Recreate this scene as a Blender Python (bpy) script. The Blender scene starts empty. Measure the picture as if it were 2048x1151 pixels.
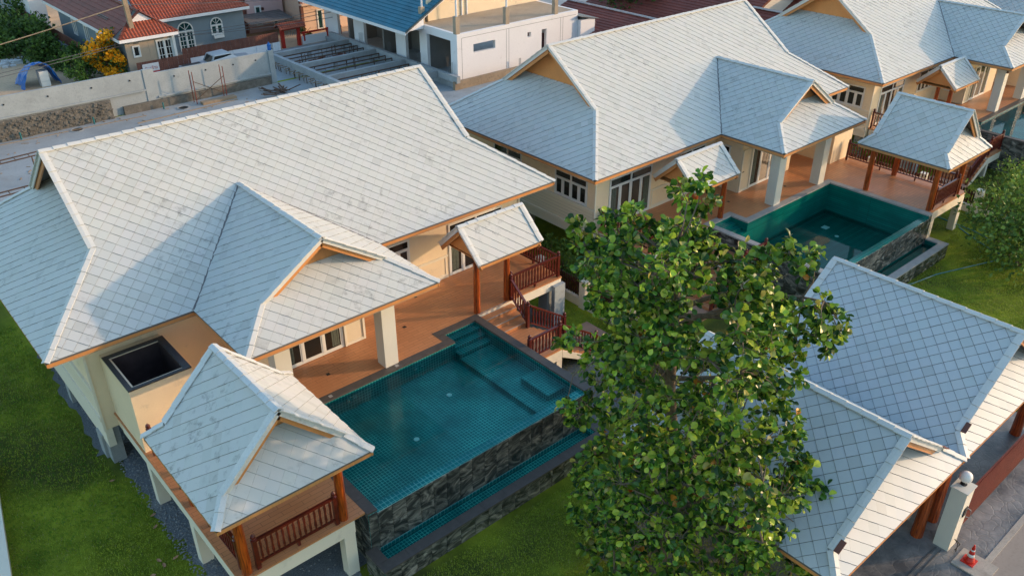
import bpy, bmesh, math, random
from mathutils import Vector, Matrix
R = math.radians
random.seed(7)
S = bpy.context.scene
COL = S.collection

# ------------------------------------------------------------------ camera, sky, sun, exposure
cam = bpy.data.cameras.new('camera'); camo = bpy.data.objects.new('camera', cam); COL.objects.link(camo)
camo.location = (-2.9292, -22.5, 17.648)
camo.rotation_euler = (math.pi/2 - 0.52684, 0, -0.71833)
cam.sensor_width = 36; cam.lens = 36*1704.27/2048
cam.clip_start = 0.2; cam.clip_end = 1500
S.camera = camo
CAM = Vector(camo.location)

SUN_DIR = Vector((math.cos(R(-29.5))*math.cos(R(12.5)), math.sin(R(-29.5))*math.cos(R(12.5)), math.sin(R(12.5))))
w = bpy.data.worlds.new('World'); S.world = w; w.use_nodes = True
nt = w.node_tree; bg = nt.nodes['Background']
sky = nt.nodes.new('ShaderNodeTexSky'); sky.sky_type = 'NISHITA'; sky.sun_disc = False
sky.sun_elevation = R(12.5); sky.sun_rotation = math.atan2(SUN_DIR.x, SUN_DIR.y)
sky.air_density = 1.5; sky.dust_density = 1.5; sky.ozone_density = 3.0
nt.links.new(sky.outputs[0], bg.inputs[0]); bg.inputs[1].default_value = 0.15
sl = bpy.data.lights.new('sun', 'SUN'); sl.energy = 2.0; sl.angle = R(0.9); sl.color = (.60, .39, .23)
so = bpy.data.objects.new('sun', sl); COL.objects.link(so)
so.rotation_euler = SUN_DIR.to_track_quat('Z', 'Y').to_euler(); so.location = (60, -40, 40)
S.view_settings.view_transform = 'Standard'; S.view_settings.look = 'None'
S.view_settings.gamma = 1; S.view_settings.use_curve_mapping = False
S.view_settings.exposure = 1.4
S.render.engine = 'CYCLES'
S.cycles.max_bounces = 6; S.cycles.transparent_max_bounces = 8

# ------------------------------------------------------------------ materials
MATS = {}
def nodes(name):
    m = bpy.data.materials.new(name); m.use_nodes = True; MATS[name] = m
    nt = m.node_tree; return m, nt, nt.nodes, nt.links, nt.nodes['Principled BSDF']
def N(ns, t, **kw):
    n = ns.new(t)
    for k, v in kw.items(): setattr(n, k, v)
    return n
def mixc(ns, ls, a, b, fac, mode='MIX'):
    n = ns.new('ShaderNodeMix'); n.data_type = 'RGBA'; n.blend_type = mode
    for s, v in ((6, a), (7, b), (0, fac)):
        if hasattr(v, 'links') or hasattr(v, 'is_linked'): ls.new(v, n.inputs[s])
        else: n.inputs[s].default_value = v if s == 0 else (*v, 1) if len(v) == 3 else v
    return n.outputs[2]
def noise(ns, ls, scale, detail=4, rough=.6, vec=None, dist=0):
    n = ns.new('ShaderNodeTexNoise'); n.inputs['Scale'].default_value = scale; n.inputs['Detail'].default_value = detail
    n.inputs['Roughness'].default_value = rough; n.inputs['Distortion'].default_value = dist
    if vec is None:
        g = ns.new('ShaderNodeNewGeometry'); vec = g.outputs['Position']
    ls.new(vec, n.inputs['Vector']); return n.outputs['Fac']
def ramp(ns, ls, fac, a, b, c0=(0,0,0,1), c1=(1,1,1,1)):
    r = ns.new('ShaderNodeValToRGB'); r.color_ramp.elements[0].position = a; r.color_ramp.elements[1].position = b
    r.color_ramp.elements[0].color = c0; r.color_ramp.elements[1].color = c1
    ls.new(fac, r.inputs[0]); return r.outputs[0]
def bump(ns, ls, h, p, strength=.3, dist=.01):
    b = ns.new('ShaderNodeBump'); b.inputs['Strength'].default_value = strength; b.inputs['Distance'].default_value = dist
    ls.new(h, b.inputs['Height']); ls.new(b.outputs[0], p.inputs['Normal'])
def mat(name, col, rough=.6, var=.15, scale=2.5, fine=.1, fscale=40, spec=.4, dirt=0, dirtcol=(.12,.11,.09), dscale=1.2, bmp=.15, metal=0, coat=0, tint=0):
    m, nt, ns, ls, p = nodes(name)
    c = (*col, 1)
    n1 = noise(ns, ls, scale, 5)
    dark = tuple(x*(1-var) for x in col); lite = tuple(min(1, x*(1+var)) for x in col)
    out = mixc(ns, ls, dark, lite, ramp(ns, ls, n1, .3, .7))
    n2 = noise(ns, ls, fscale, 3)
    out = mixc(ns, ls, out, tuple(x*(1-fine*2) for x in col), ramp(ns, ls, n2, .5, .8))
    if tint:
        a = N(ns, 'ShaderNodeAttribute', attribute_name='tint')
        out = mixc(ns, ls, out, a.outputs['Color'], tint, 'MULTIPLY')
    if dirt:
        n3 = noise(ns, ls, dscale, 8, .72)
        f = ramp(ns, ls, n3, .62 - dirt*.25, .86 - dirt*.2)
        out = mixc(ns, ls, out, dirtcol, f)
    ls.new(out, p.inputs['Base Color'])
    p.inputs['Roughness'].default_value = rough; p.inputs['Specular IOR Level'].default_value = spec
    p.inputs['Metallic'].default_value = metal; p.inputs['Coat Weight'].default_value = coat
    if bmp: bump(ns, ls, n2, p, bmp, .006)
    return m
def roof_mat(name, base, dirt, rough, stain):
    m, nt, ns, ls, p = nodes(name)
    a = N(ns, 'ShaderNodeAttribute', attribute_name='tint')
    g = ns.new('ShaderNodeNewGeometry')
    n1 = noise(ns, ls, .35, 4, .6, g.outputs['Position'])
    out = mixc(ns, ls, tuple(x*.93 for x in base), tuple(min(1,x*1.05) for x in base), n1)
    out = mixc(ns, ls, out, a.outputs['Color'], 1.0, 'MULTIPLY')
    # lichen smudges: patchy, tile sized, in drifts across the roof
    drift = ramp(ns, ls, noise(ns, ls, .42, 4, .65, g.outputs['Position']), .44, .60)
    spot = ramp(ns, ls, noise(ns, ls, 3.9, 8, .64, g.outputs['Position']), .53, .66)
    fine = ramp(ns, ls, noise(ns, ls, 30, 3, .7, g.outputs['Position']), .30, .6)
    mul = N(ns, 'ShaderNodeMath', operation='MULTIPLY'); ls.new(drift, mul.inputs[0]); ls.new(spot, mul.inputs[1])
    mul2 = N(ns, 'ShaderNodeMath', operation='MULTIPLY'); ls.new(mul.outputs[0], mul2.inputs[0]); ls.new(fine, mul2.inputs[1])
    mul3 = N(ns, 'ShaderNodeMath', operation='MULTIPLY'); ls.new(mul2.outputs[0], mul3.inputs[0]); mul3.inputs[1].default_value = dirt
    out = mixc(ns, ls, out, stain, mul3.outputs[0])
    ls.new(out, p.inputs['Base Color'])
    p.inputs['Roughness'].default_value = rough; p.inputs['Specular IOR Level'].default_value = .35
    bump(ns, ls, noise(ns, ls, 9, 4, .6, g.outputs['Position']), p, .12, .01)
    return m
roof_mat('roof_tile', (.565,.575,.55), .72, .55, (.18,.185,.18))
roof_mat('roof_tile_mossy', (.575,.58,.555), .85, .6, (.15,.155,.15))
roof_mat('roof_tile_clean', (.52,.55,.555), .15, .42, (.3,.31,.3))
mat('ridge_cap', (.61,.61,.585), .5, .05, 1.0, .06, 20, dirt=.0)
mat('ridge_cap_worn', (.62,.63,.62), .5, .08, 1.0, .1, 20, dirt=.15, dirtcol=(.3,.3,.29))
mat('roof_felt', (.12,.12,.12), .9, .1)
mat('tile_edge', (.22,.22,.21), .9, .1)  # dark tile sides: lip shadow and dirt put into the colour
mat('fascia_orange', (.58,.25,.085), .45, .10, 2, .08, 30)
mat('soffit', (.42,.30,.19), .7, .06)
mat('gable_paint', (.64,.27,.085), .6, .08, 1.5, .06, 25)
mat('wall_cream', (.80,.655,.46), .7, .06, .8, .05, 30, dirt=.17, dirtcol=(.4,.36,.29))
mat('wall_white', (.76,.70,.58), .65, .04, .8, .04, 30, dirt=.12, dirtcol=(.45,.42,.37), dscale=.9)
mat('column_white', (.70,.67,.59), .6, .03, .8, .03, 30, dirt=.03, dirtcol=(.5,.47,.42))
mat('plaster_grey', (.34,.38,.395), .8, .12, .7, .1, 12, dirt=.25, dirtcol=(.2,.22,.21))
mat('concrete', (.33,.35,.36), .85, .15, 1.1, .12, 18, dirt=.25, dirtcol=(.17,.18,.17))
mat('concrete_lane', (.34,.355,.36), .8, .16, .35, .1, 10, dirt=.3, dirtcol=(.27,.24,.2), dscale=.5)
mat('window_white', (.72,.72,.70), .4, .03, 1, .02)
mat('door_cream', (.72,.62,.46), .5, .03)
mat('passage_shade', (.045,.02,.012), .5, .2)  # near-black brown painted for the shaded passage opening
mat('dark_red_wood', (.10,.012,.007), .35, .25, 6, .15, 40, spec=.5, coat=.3)
mat('picket_wood', (.055,.016,.012), .5, .3, 5, .2, 40)
mat('gate_red', (.20,.045,.03), .45, .2, 4, .1, 30)
mat('coping_dark', (.085,.075,.068), .5, .18, 5, .2, 50, dirt=.1, dirtcol=(.16,.15,.14))
mat('coping_pale', (.36,.35,.33), .55, .12, 4, .12, 50)
mat('granite_dark', (.05,.052,.055), .3, .35, 14, .3, 60, bmp=.05)
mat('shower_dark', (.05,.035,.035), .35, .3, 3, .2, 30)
mat('chrome', (.7,.7,.68), .15, .02, metal=1, bmp=0)
mat('white_plastic', (.8,.8,.76), .35, .02, bmp=0)
mat('black_metal', (.02,.02,.02), .4, .1)
mat('steel_brown', (.10,.06,.04), .8, .3, 6)
mat('rebar_grey', (.12,.12,.12), .7, .2)
mat('brick_bare', (.33,.25,.17), .85, .2, 1, .2, 8)
mat('screed', (.40,.32,.235), .85, .15, .5, .1, 8, dirt=.15, dirtcol=(.2,.17,.14))
mat('white_render', (.80,.79,.80), .6, .03, .4, .03, 10, dirt=.05, dirtcol=(.5,.48,.46))
mat('interior_dim', (.22,.21,.20), .85, .15, .6)  # darkened wall colour, so rooms behind the openings read as shaded
mat('blue_tile', (.012,.15,.23), .4, .22, .9, .2, 14, tint=.6)
mat('red_tile', (.215,.05,.032), .6, .2, .8, .25, 10, dirt=.12, dirtcol=(.06,.02,.015), tint=.6)
mat('red_tile_bright', (.42,.10,.05), .55, .2, 1.2, .25, 10, dirt=.2, dirtcol=(.16,.04,.025), tint=.6)  # brighter red for the bungalow's sunlit front slopes; plain red elsewhere
mat('mortar_pale', (.45,.38,.36), .8, .2, 3)
mat('blue_grey_wall', (.175,.23,.27), .7, .05)
mat('beige_wall', (.42,.34,.26), .7, .05)
mat('pink_wall', (.55,.38,.37), .7, .04)
mat('peach_wall', (.72,.50,.37), .7, .04)
mat('brown_board', (.17,.065,.045), .6, .25, 2, .2, 8)
mat('vermilion', (.50,.03,.015), .45, .1)
mat('tarp_blue', (.012,.12,.42), .4, .2, 3, .1, 12, bmp=.3)
mat('lorry_silver', (.42,.45,.49), .3, .04, spec=.6, metal=.3)
mat('tyre', (.02,.02,.02), .8, .1)
mat('cone_red', (.62,.028,.015), .45, .1)
mat('reflective_white', (.8,.78,.72), .35, .04)
mat('globe', (.85,.80,.74), .25, .02, bmp=0)
mat('street_concrete', (.34,.29,.25), .85, .12, .6, .1, 12, dirt=.2, dirtcol=(.2,.17,.14))
mat('kerb', (.42,.38,.33), .85, .12, 2, .15, 20, dirt=.2, dirtcol=(.16,.14,.12))
mat('gravel', (.16,.17,.18), .9, .5, 30, .3, 90, bmp=.8)
mat('pebble', (.22,.22,.22), .85, .4, 8, .2, 60)
mat('dirt', (.52,.36,.23), .95, .15, .35, .15, 6, dirt=.3, dirtcol=(.25,.17,.11), dscale=.3)
mat('rubble', (.50,.51,.52), .9, .3, 4)
mat('dead_leaf', (.42,.22,.12), .7, .3, 6)
mat('bark', (.19,.145,.11), .9, .3, 9, .3, 40, bmp=.6)
mat('hose_teal', (.02,.16,.17), .4, .1)
mat('sign_white', (.75,.70,.68), .5, .03)
mat('sign_red', (.45,.03,.03), .5, .03)
mat('lamp_brown', (.06,.02,.012), .5, .1)
mat('curtain', (.10,.12,.10), .8, .3, 12)
mat('terracotta_pad', (.46,.26,.17), .6, .1, 2)
mat('metal_roof_grey', (.16,.15,.15), .5, .2)

def glass_mat():
    m, nt, ns, ls, p = nodes('window_glass')
    p.inputs['Base Color'].default_value = (.018,.017,.014,1); p.inputs['Roughness'].default_value = .06
    p.inputs['Specular IOR Level'].default_value = .6
    m, nt, ns, ls, p = nodes('window_glass_green')
    p.inputs['Base Color'].default_value = (.012,.05,.048,1); p.inputs['Roughness'].default_value = .08
glass_mat()
def wood_mat(name, a, b):
    m, nt, ns, ls, p = nodes(name)
    tc = ns.new('ShaderNodeTexCoord'); mp = ns.new('ShaderNodeMapping'); mp.inputs['Scale'].default_value = (9, 9, .7)
    ls.new(tc.outputs['Object'], mp.inputs[0])
    n = noise(ns, ls, 2.2, 5, .65, mp.outputs[0], 1.2)
    ls.new(ramp(ns, ls, n, .35, .66, (*a,1), (*b,1)), p.inputs['Base Color'])
    p.inputs['Roughness'].default_value = .32; p.inputs['Coat Weight'].default_value = .25
wood_mat('post_wood', (.12,.018,.004), (.54,.105,.013))
wood_mat('gable_wood', (.50,.23,.085), (.60,.29,.11))
def brick_mat(name, c1, c2, mortar, bw, rh, ms, off=0, rough=.3, spec=.5, var=.15, bmp=.25, stain=None):
    m, nt, ns, ls, p = nodes(name)
    uv = ns.new('ShaderNodeUVMap'); uv.uv_map = 'UVMap'
    b = ns.new('ShaderNodeTexBrick'); b.offset = off; b.squash = 1
    b.inputs['Color1'].default_value = (*c1,1); b.inputs['Color2'].default_value = (*c2,1); b.inputs['Mortar'].default_value = (*mortar,1)
    b.inputs['Scale'].default_value = 1; b.inputs['Mortar Size'].default_value = ms; b.inputs['Mortar Smooth'].default_value = .3
    b.inputs['Brick Width'].default_value = bw; b.inputs['Row Height'].default_value = rh
    ls.new(uv.outputs[0], b.inputs['Vector'])
    n = noise(ns, ls, .7, 5)
    out = mixc(ns, ls, b.outputs['Color'], tuple(x*(1-var) for x in c1), ramp(ns, ls, n, .35, .75))
    if stain:
        n3 = noise(ns, ls, 1.3, 8, .7); out = mixc(ns, ls, out, stain, ramp(ns, ls, n3, .56, .85))
    ls.new(out, p.inputs['Base Color']); p.inputs['Roughness'].default_value = rough; p.inputs['Specular IOR Level'].default_value = spec
    inv = N(ns, 'ShaderNodeMath', operation='SUBTRACT'); inv.inputs[0].default_value = 1; ls.new(b.outputs['Fac'], inv.inputs[1])
    bump(ns, ls, inv.outputs[0], p, bmp, .004)
brick_mat('pool_tile', (.001,.175,.18), (.002,.235,.23), (.16,.66,.58), .105, .105, .012, rough=.2, var=.3)
brick_mat('pool_tile_edge', (.006,.22,.24), (.01,.30,.30), (.36,.66,.60), .13, .13, .011, rough=.2)
brick_mat('pool_tile_green', (.002,.15,.125), (.004,.23,.18), (.01,.07,.06), 6, .1, .012, rough=.2, var=.3)
brick_mat('deck_tile', (.53,.225,.095), (.60,.265,.115), (.25,.105,.05), .6, .15, .008, .5, rough=.38, spec=.45, var=.12, bmp=.15, stain=(.40,.185,.09))
brick_mat('siding', (.78,.69,.53), (.79,.70,.54), (.48,.42,.32), 30, .15, .012, rough=.65, var=.04, bmp=.5)
def stamped():
    m, nt, ns, ls, p = nodes('stamped')
    g = ns.new('ShaderNodeNewGeometry'); nz = ns.new('ShaderNodeTexNoise'); nz.inputs['Scale'].default_value = 2; ls.new(g.outputs['Position'], nz.inputs['Vector'])
    ad = N(ns, 'ShaderNodeVectorMath', operation='MULTIPLY_ADD'); ls.new(nz.outputs['Color'], ad.inputs[0]); ad.inputs[1].default_value = (.5,.5,.5); ls.new(g.outputs['Position'], ad.inputs[2])
    vo = ns.new('ShaderNodeTexVoronoi'); vo.feature = 'DISTANCE_TO_EDGE'; vo.inputs['Scale'].default_value = 2.6; ls.new(ad.outputs[0], vo.inputs['Vector'])
    c = mixc(ns, ls, (.075,.08,.088), (.34,.32,.30), ramp(ns, ls, noise(ns, ls, .9, 7, .7), .35, .7))
    c = mixc(ns, ls, (.19,.18,.17), c, ramp(ns, ls, vo.outputs['Distance'], 0, .035))
    ls.new(c, p.inputs['Base Color']); p.inputs['Roughness'].default_value = .4
    bump(ns, ls, ramp(ns, ls, vo.outputs['Distance'], 0, .06), p, .4, .01)
stamped()

def stone_mat():
    m, nt, ns, ls, p = nodes('swirl_stone')
    g = ns.new('ShaderNodeTexCoord'); oi = ns.new('ShaderNodeObjectInfo')
    mp = ns.new('ShaderNodeMapping'); ls.new(g.outputs['Object'], mp.inputs[0])
    cb = ns.new('ShaderNodeCombineXYZ')
    for k, f in ((0, 37.), (1, 91.), (2, 53.)):
        mm = N(ns, 'ShaderNodeMath', operation='MULTIPLY'); mm.inputs[1].default_value = f; ls.new(oi.outputs['Random'], mm.inputs[0]); ls.new(mm.outputs[0], cb.inputs[k])
    ls.new(cb.outputs[0], mp.inputs['Location'])
    n0 = ns.new('ShaderNodeTexNoise'); n0.inputs['Scale'].default_value = .9; n0.inputs['Detail'].default_value = 2
    ls.new(mp.outputs[0], n0.inputs['Vector'])
    add = N(ns, 'ShaderNodeVectorMath', operation='MULTIPLY_ADD'); ls.new(n0.outputs['Color'], add.inputs[0]); add.inputs[1].default_value = (.55,.55,.55); ls.new(mp.outputs[0], add.inputs[2])
    wv = ns.new('ShaderNodeTexNoise'); wv.inputs['Scale'].default_value = .95; wv.inputs['Distortion'].default_value = 2.4; wv.inputs['Detail'].default_value = 7; wv.inputs['Roughness'].default_value = .62
    mp2 = ns.new('ShaderNodeMapping'); mp2.inputs['Scale'].default_value = (1, 1, 2.2); mp2.inputs['Rotation'].default_value = (.4, .5, .3); ls.new(add.outputs[0], mp2.inputs[0]); ls.new(mp2.outputs[0], wv.inputs['Vector'])
    r = ns.new('ShaderNodeValToRGB'); e = r.color_ramp.elements
    e[0].position = .34; e[0].color = (.022,.024,.023,1); e[1].position = .70; e[1].color = (.36,.35,.31,1)
    x = e.new(.46); x.color = (.05,.054,.051,1); x = e.new(.55); x.color = (.13,.135,.122,1)
    ls.new(wv.outputs['Fac'], r.inputs[0]); ls.new(r.outputs[0], p.inputs['Base Color'])
    p.inputs['Roughness'].default_value = .25; p.inputs['Specular IOR Level'].default_value = .5
stone_mat()
def water_mat(name, tintc, gloss):
    m, nt, ns, ls, p = nodes(name); ns.remove(p)
    out = ns['Material Output']
    tr = ns.new('ShaderNodeBsdfTransparent'); tr.inputs[0].default_value = (*tintc, 1)
    gl = ns.new('ShaderNodeBsdfGlossy'); gl.inputs['Roughness'].default_value = .02
    fr = ns.new('ShaderNodeFresnel'); fr.inputs[0].default_value = 1.22
    n = noise(ns, ls, 3.5, 3, .5)
    b = ns.new('ShaderNodeBump'); b.inputs['Strength'].default_value = gloss; b.inputs['Distance'].default_value = .02
    ls.new(n, b.inputs['Height']); ls.new(b.outputs[0], fr.inputs['Normal']); ls.new(b.outputs[0], gl.inputs['Normal'])
    mx = ns.new('ShaderNodeMixShader'); ls.new(fr.outputs[0], mx.inputs[0]); ls.new(tr.outputs[0], mx.inputs[1]); ls.new(gl.outputs[0], mx.inputs[2])
    ls.new(mx.outputs[0], out.inputs[0])
water_mat('pool_water', (.60,.97,.93), .04)
def grass_mats():
    m, nt, ns, ls, p = nodes('grass')
    n1 = noise(ns, ls, .45, 5, .65); n2 = noise(ns, ls, 2.6, 6, .7); n3 = noise(ns, ls, 45, 3)
    c = mixc(ns, ls, (.11,.15,.012), (.31,.36,.03), ramp(ns, ls, n1, .38, .62)); n4 = noise(ns, ls, .16, 4, .6)
    c = mixc(ns, ls, (.075,.085,.02), c, ramp(ns, ls, n4, .40, .54))
    c = mixc(ns, ls, c, (.33,.29,.07), ramp(ns, ls, n2, .60, .85))
    c = mixc(ns, ls, c, (.06,.10,.015), ramp(ns, ls, n3, .5, .8))
    ls.new(c, p.inputs['Base Color']); p.inputs['Roughness'].default_value = .9; p.inputs['Specular IOR Level'].default_value = .1
    bump(ns, ls, n3, p, .8, .03)
    for name, ca, cb_ in (('leaf', (.05,.10,.015), None), ('flower_yellow', (.75,.36,.01), None), ('weed', (.03,.065,.015), None)):
        m, nt, ns, ls, p = nodes(name)
        a = N(ns, 'ShaderNodeAttribute', attribute_name='tint')
        ls.new(a.outputs['Color'], p.inputs['Base Color'])
        p.inputs['Roughness'].default_value = .30 if name == 'leaf' else .6; p.inputs['Specular IOR Level'].default_value = .35
        t = ns.new('ShaderNodeBsdfTranslucent'); ls.new(a.outputs['Color'], t.inputs[0])
        mx = ns.new('ShaderNodeMixShader'); mx.inputs[0].default_value = .22
        ls.new(p.outputs[0], mx.inputs[1]); ls.new(t.outputs[0], mx.inputs[2]); ls.new(mx.outputs[0], ns['Material Output'].inputs[0])
grass_mats()

# ------------------------------------------------------------------ builders
OFF = Vector((0,0,0)); MIR = False; W = 19.0
def setframe(x, y, mirror):
    global OFF, MIR
    OFF = Vector((x, y, 0)); MIR = mirror
def P(x, y, z):
    return Vector((OFF.x + (W - x if MIR else x), OFF.y + y, OFF.z + z))
def rootloc(o):
    while o is not None and o.parent is not None: o = o.parent
    return Vector(o.location) if o is not None else Vector((0,0,0))
def tag(o, label=None, cat=None, group=None, kind=None):
    for k, v in (('label', label), ('category', cat), ('group', group), ('kind', kind)):
        if v: o[k] = v
    return o
def thing(name, label, cat, base, group=None):
    o = bpy.data.objects.new(name, None); o.location = P(*base); o.empty_display_size = .3
    COL.objects.link(o); return tag(o, label, cat, group)
def link(name, me, parent, loc=None, rot=None):
    o = bpy.data.objects.new(name, me); COL.objects.link(o)
    if parent is not None: o.parent = parent
    if loc is not None:
        M = Matrix.Translation(loc - (rootloc(parent) if parent is not None else Vector((0,0,0))))
        if rot is not None: M = M @ rot.to_4x4()
        o.matrix_local = M
    return o
class MB:
    def __init__(s): s.v = []; s.f = []; s.m = []; s.t = []
    def add(s, pts, faces, m=0, t=None):
        b = len(s.v); s.v += [P(*p) for p in pts]
        for f in faces: s.f.append([b+i for i in (f[::-1] if MIR else f)]); s.m.append(m); s.t.append(t)
        return s
    def addw(s, pts, faces, m=0, t=None):
        b = len(s.v); s.v += [Vector(p) for p in pts]
        for f in faces: s.f.append([b+i for i in f]); s.m.append(m); s.t.append(t)
        return s
    def box(s, x0, y0, z0, x1, y1, z1, m=0):
        return s.add([(x0,y0,z0),(x1,y0,z0),(x1,y1,z0),(x0,y1,z0),(x0,y0,z1),(x1,y0,z1),(x1,y1,z1),(x0,y1,z1)],
                     [(0,3,2,1),(4,5,6,7),(0,1,5,4),(1,2,6,5),(2,3,7,6),(3,0,4,7)], m)
    def bar(s, a, b, w, h, m=0, up=(0,0,1)):
        """rectangular bar from a to b (local), width w across, height h along up"""
        a = P(*a); b = P(*b); d = (b-a).normalized(); u = Vector(up); r = d.cross(u)
        if r.length < 1e-4: r = d.cross(Vector((0,1,0)))
        r.normalize(); u = r.cross(d).normalized()
        q = [(-1,-1),(1,-1),(1,1),(-1,1)]
        pts = [a + r*i*w/2 + u*j*h/2 for i, j in q] + [b + r*i*w/2 + u*j*h/2 for i, j in q]
        return s.addw(pts, [(0,1,2,3),(7,6,5,4),(0,4,5,1),(1,5,6,2),(2,6,7,3),(3,7,4,0)], m)
    def tube(s, pts, rad, n=8, m=0, world=False):
        pts = [Vector(p) if world else P(*p) for p in pts]
        rads = rad if isinstance(rad, (list, tuple)) else [rad]*len(pts)
        rings = []
        for i, p in enumerate(pts):
            d = (pts[min(i+1, len(pts)-1)] - pts[max(i-1, 0)]).normalized()
            a = d.cross(Vector((0,0,1)));
            if a.length < 1e-3: a = Vector((1,0,0))
            a.normalize(); b = d.cross(a)
            rings.append([p + (a*math.cos(2*math.pi*k/n) + b*math.sin(2*math.pi*k/n))*rads[i] for k in range(n)])
        v = [x for r in rings for x in r]; f = []
        for i in range(len(pts)-1):
            for k in range(n): f.append((i*n+k, i*n+(k+1)%n, (i+1)*n+(k+1)%n, (i+1)*n+k))
        f.append(tuple(range(n))[::-1]); f.append(tuple((len(pts)-1)*n+k for k in range(n)))
        return s.addw(v, f, m)
    def lathe(s, c, prof, n=12, m=0):
        c = P(*c); v = []; f = []
        for r, z in prof:
            for k in range(n): v.append(c + Vector((r*math.cos(2*math.pi*k/n), r*math.sin(2*math.pi*k/n), z)))
        for i in range(len(prof)-1):
            for k in range(n): f.append((i*n+k, i*n+(k+1)%n, (i+1)*n+(k+1)%n, (i+1)*n+k))
        f.append(tuple(range(n))[::-1]); f.append(tuple((len(prof)-1)*n+k for k in range(n)))
        return s.addw(v, f, m)
    def build(s, name, mats, parent=None, kind=None, label=None, cat=None, group=None, smooth=False):
        if isinstance(mats, str): mats = [mats]
        base = rootloc(parent) if parent is not None else Vector((0,0,0))
        me = bpy.data.meshes.new(name)
        if parent is None:
            lo = Vector((min(v.x for v in s.v), min(v.y for v in s.v), min(v.z for v in s.v)))
            hi = Vector((max(v.x for v in s.v), max(v.y for v in s.v), 0)); base = Vector(((lo.x+hi.x)/2, (lo.y+hi.y)/2, lo.z))
        me.from_pydata([v - base for v in s.v], [], s.f)
        for m in mats: me.materials.append(MATS[m])
        me.polygons.foreach_set('material_index', s.m)
        if smooth: me.polygons.foreach_set('use_smooth', [True]*len(s.f))
        uv = me.uv_layers.new(name='UVMap'); dat = []
        for poly in me.polygons:
            n = poly.normal; ax = max(range(3), key=lambda i: abs(n[i]))
            for vi in poly.vertices:
                q = s.v[vi]
                dat += [q.y, q.z] if ax == 0 else [q.x, q.z] if ax == 1 else [q.x, q.y]
        uv.data.foreach_set('uv', dat)
        if any(t is not None for t in s.t):
            ca = me.color_attributes.new('tint', 'FLOAT_COLOR', 'CORNER'); d = []
            for poly, t in zip(me.polygons, s.t):
                t = t or (1,1,1); d += [*t, 1]*len(poly.vertices)
            ca.data.foreach_set('color', d)
        o = bpy.data.objects.new(name, me); COL.objects.link(o)
        if parent is not None: o.parent = parent
        else: o.location = base
        return tag(o, label, cat, group, kind)
def boxobj(name, mt, parent, *b, **kw): return MB().box(*b).build(name, mt, parent, **kw)

def clip2(poly, reg):
    """clip 2D polygon by convex CCW region"""
    out = poly
    for i in range(len(reg)):
        a = reg[i]; b = reg[(i+1) % len(reg)]; ex, ey = b[0]-a[0], b[1]-a[1]
        def side(p): return ex*(p[1]-a[1]) - ey*(p[0]-a[0])
        res = []
        for j in range(len(out)):
            p = out[j]; q = out[(j+1) % len(out)]; sp, sq = side(p), side(q)
            if sp >= 0: res.append(p)
            if (sp >= 0) != (sq >= 0):
                t = sp/(sp-sq); res.append((p[0]+(q[0]-p[0])*t, p[1]+(q[1]-p[1])*t))
        out = res
        if len(out) < 3: return []
    return out
def area2(p): return .5*sum(p[i][0]*p[(i+1)%len(p)][1] - p[(i+1)%len(p)][0]*p[i][1] for i in range(len(p)))
TILE_DU, TILE_DV = .425, .432
TCACHE = {}
def tile_tint(r):
    g = (1 - abs(r.gauss(0, .018)))*(r.uniform(.88,.95) if r.random() < .04 else 1); return (g*r.uniform(.985,1.015), g, g*r.uniform(.985,1.02))
def tile_mesh(matname):
    if matname not in TCACHE:
        L = []; r = random.Random(5)
        for k in range(18):
            me = bpy.data.meshes.new('roof_tile')
            ins = .0058 if matname == 'roof_tile_clean' else .0022; a, b = TILE_DU/2 - ins, TILE_DV/2 - ins
            top = [(0,-b,.032), (a,0,.021), (0,b,.010), (-a,0,.021)]
            v = top + [(x,y,-.004) for x,y,z in top]
            me.from_pydata(v, [], [(0,1,2,3),(4,5,1,0),(5,6,2,1),(6,7,3,2),(7,4,0,3)])
            me.materials.append(MATS[matname]); me.materials.append(MATS['tile_edge']); me.polygons.foreach_set('material_index', [0,1,1,1,1]); t = tile_tint(r)
            ca = me.color_attributes.new('tint', 'FLOAT_COLOR', 'CORNER'); ca.data.foreach_set('color', [*t, 1]*20)
            L.append(me)
        TCACHE[matname] = L
    return TCACHE[matname]
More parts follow.
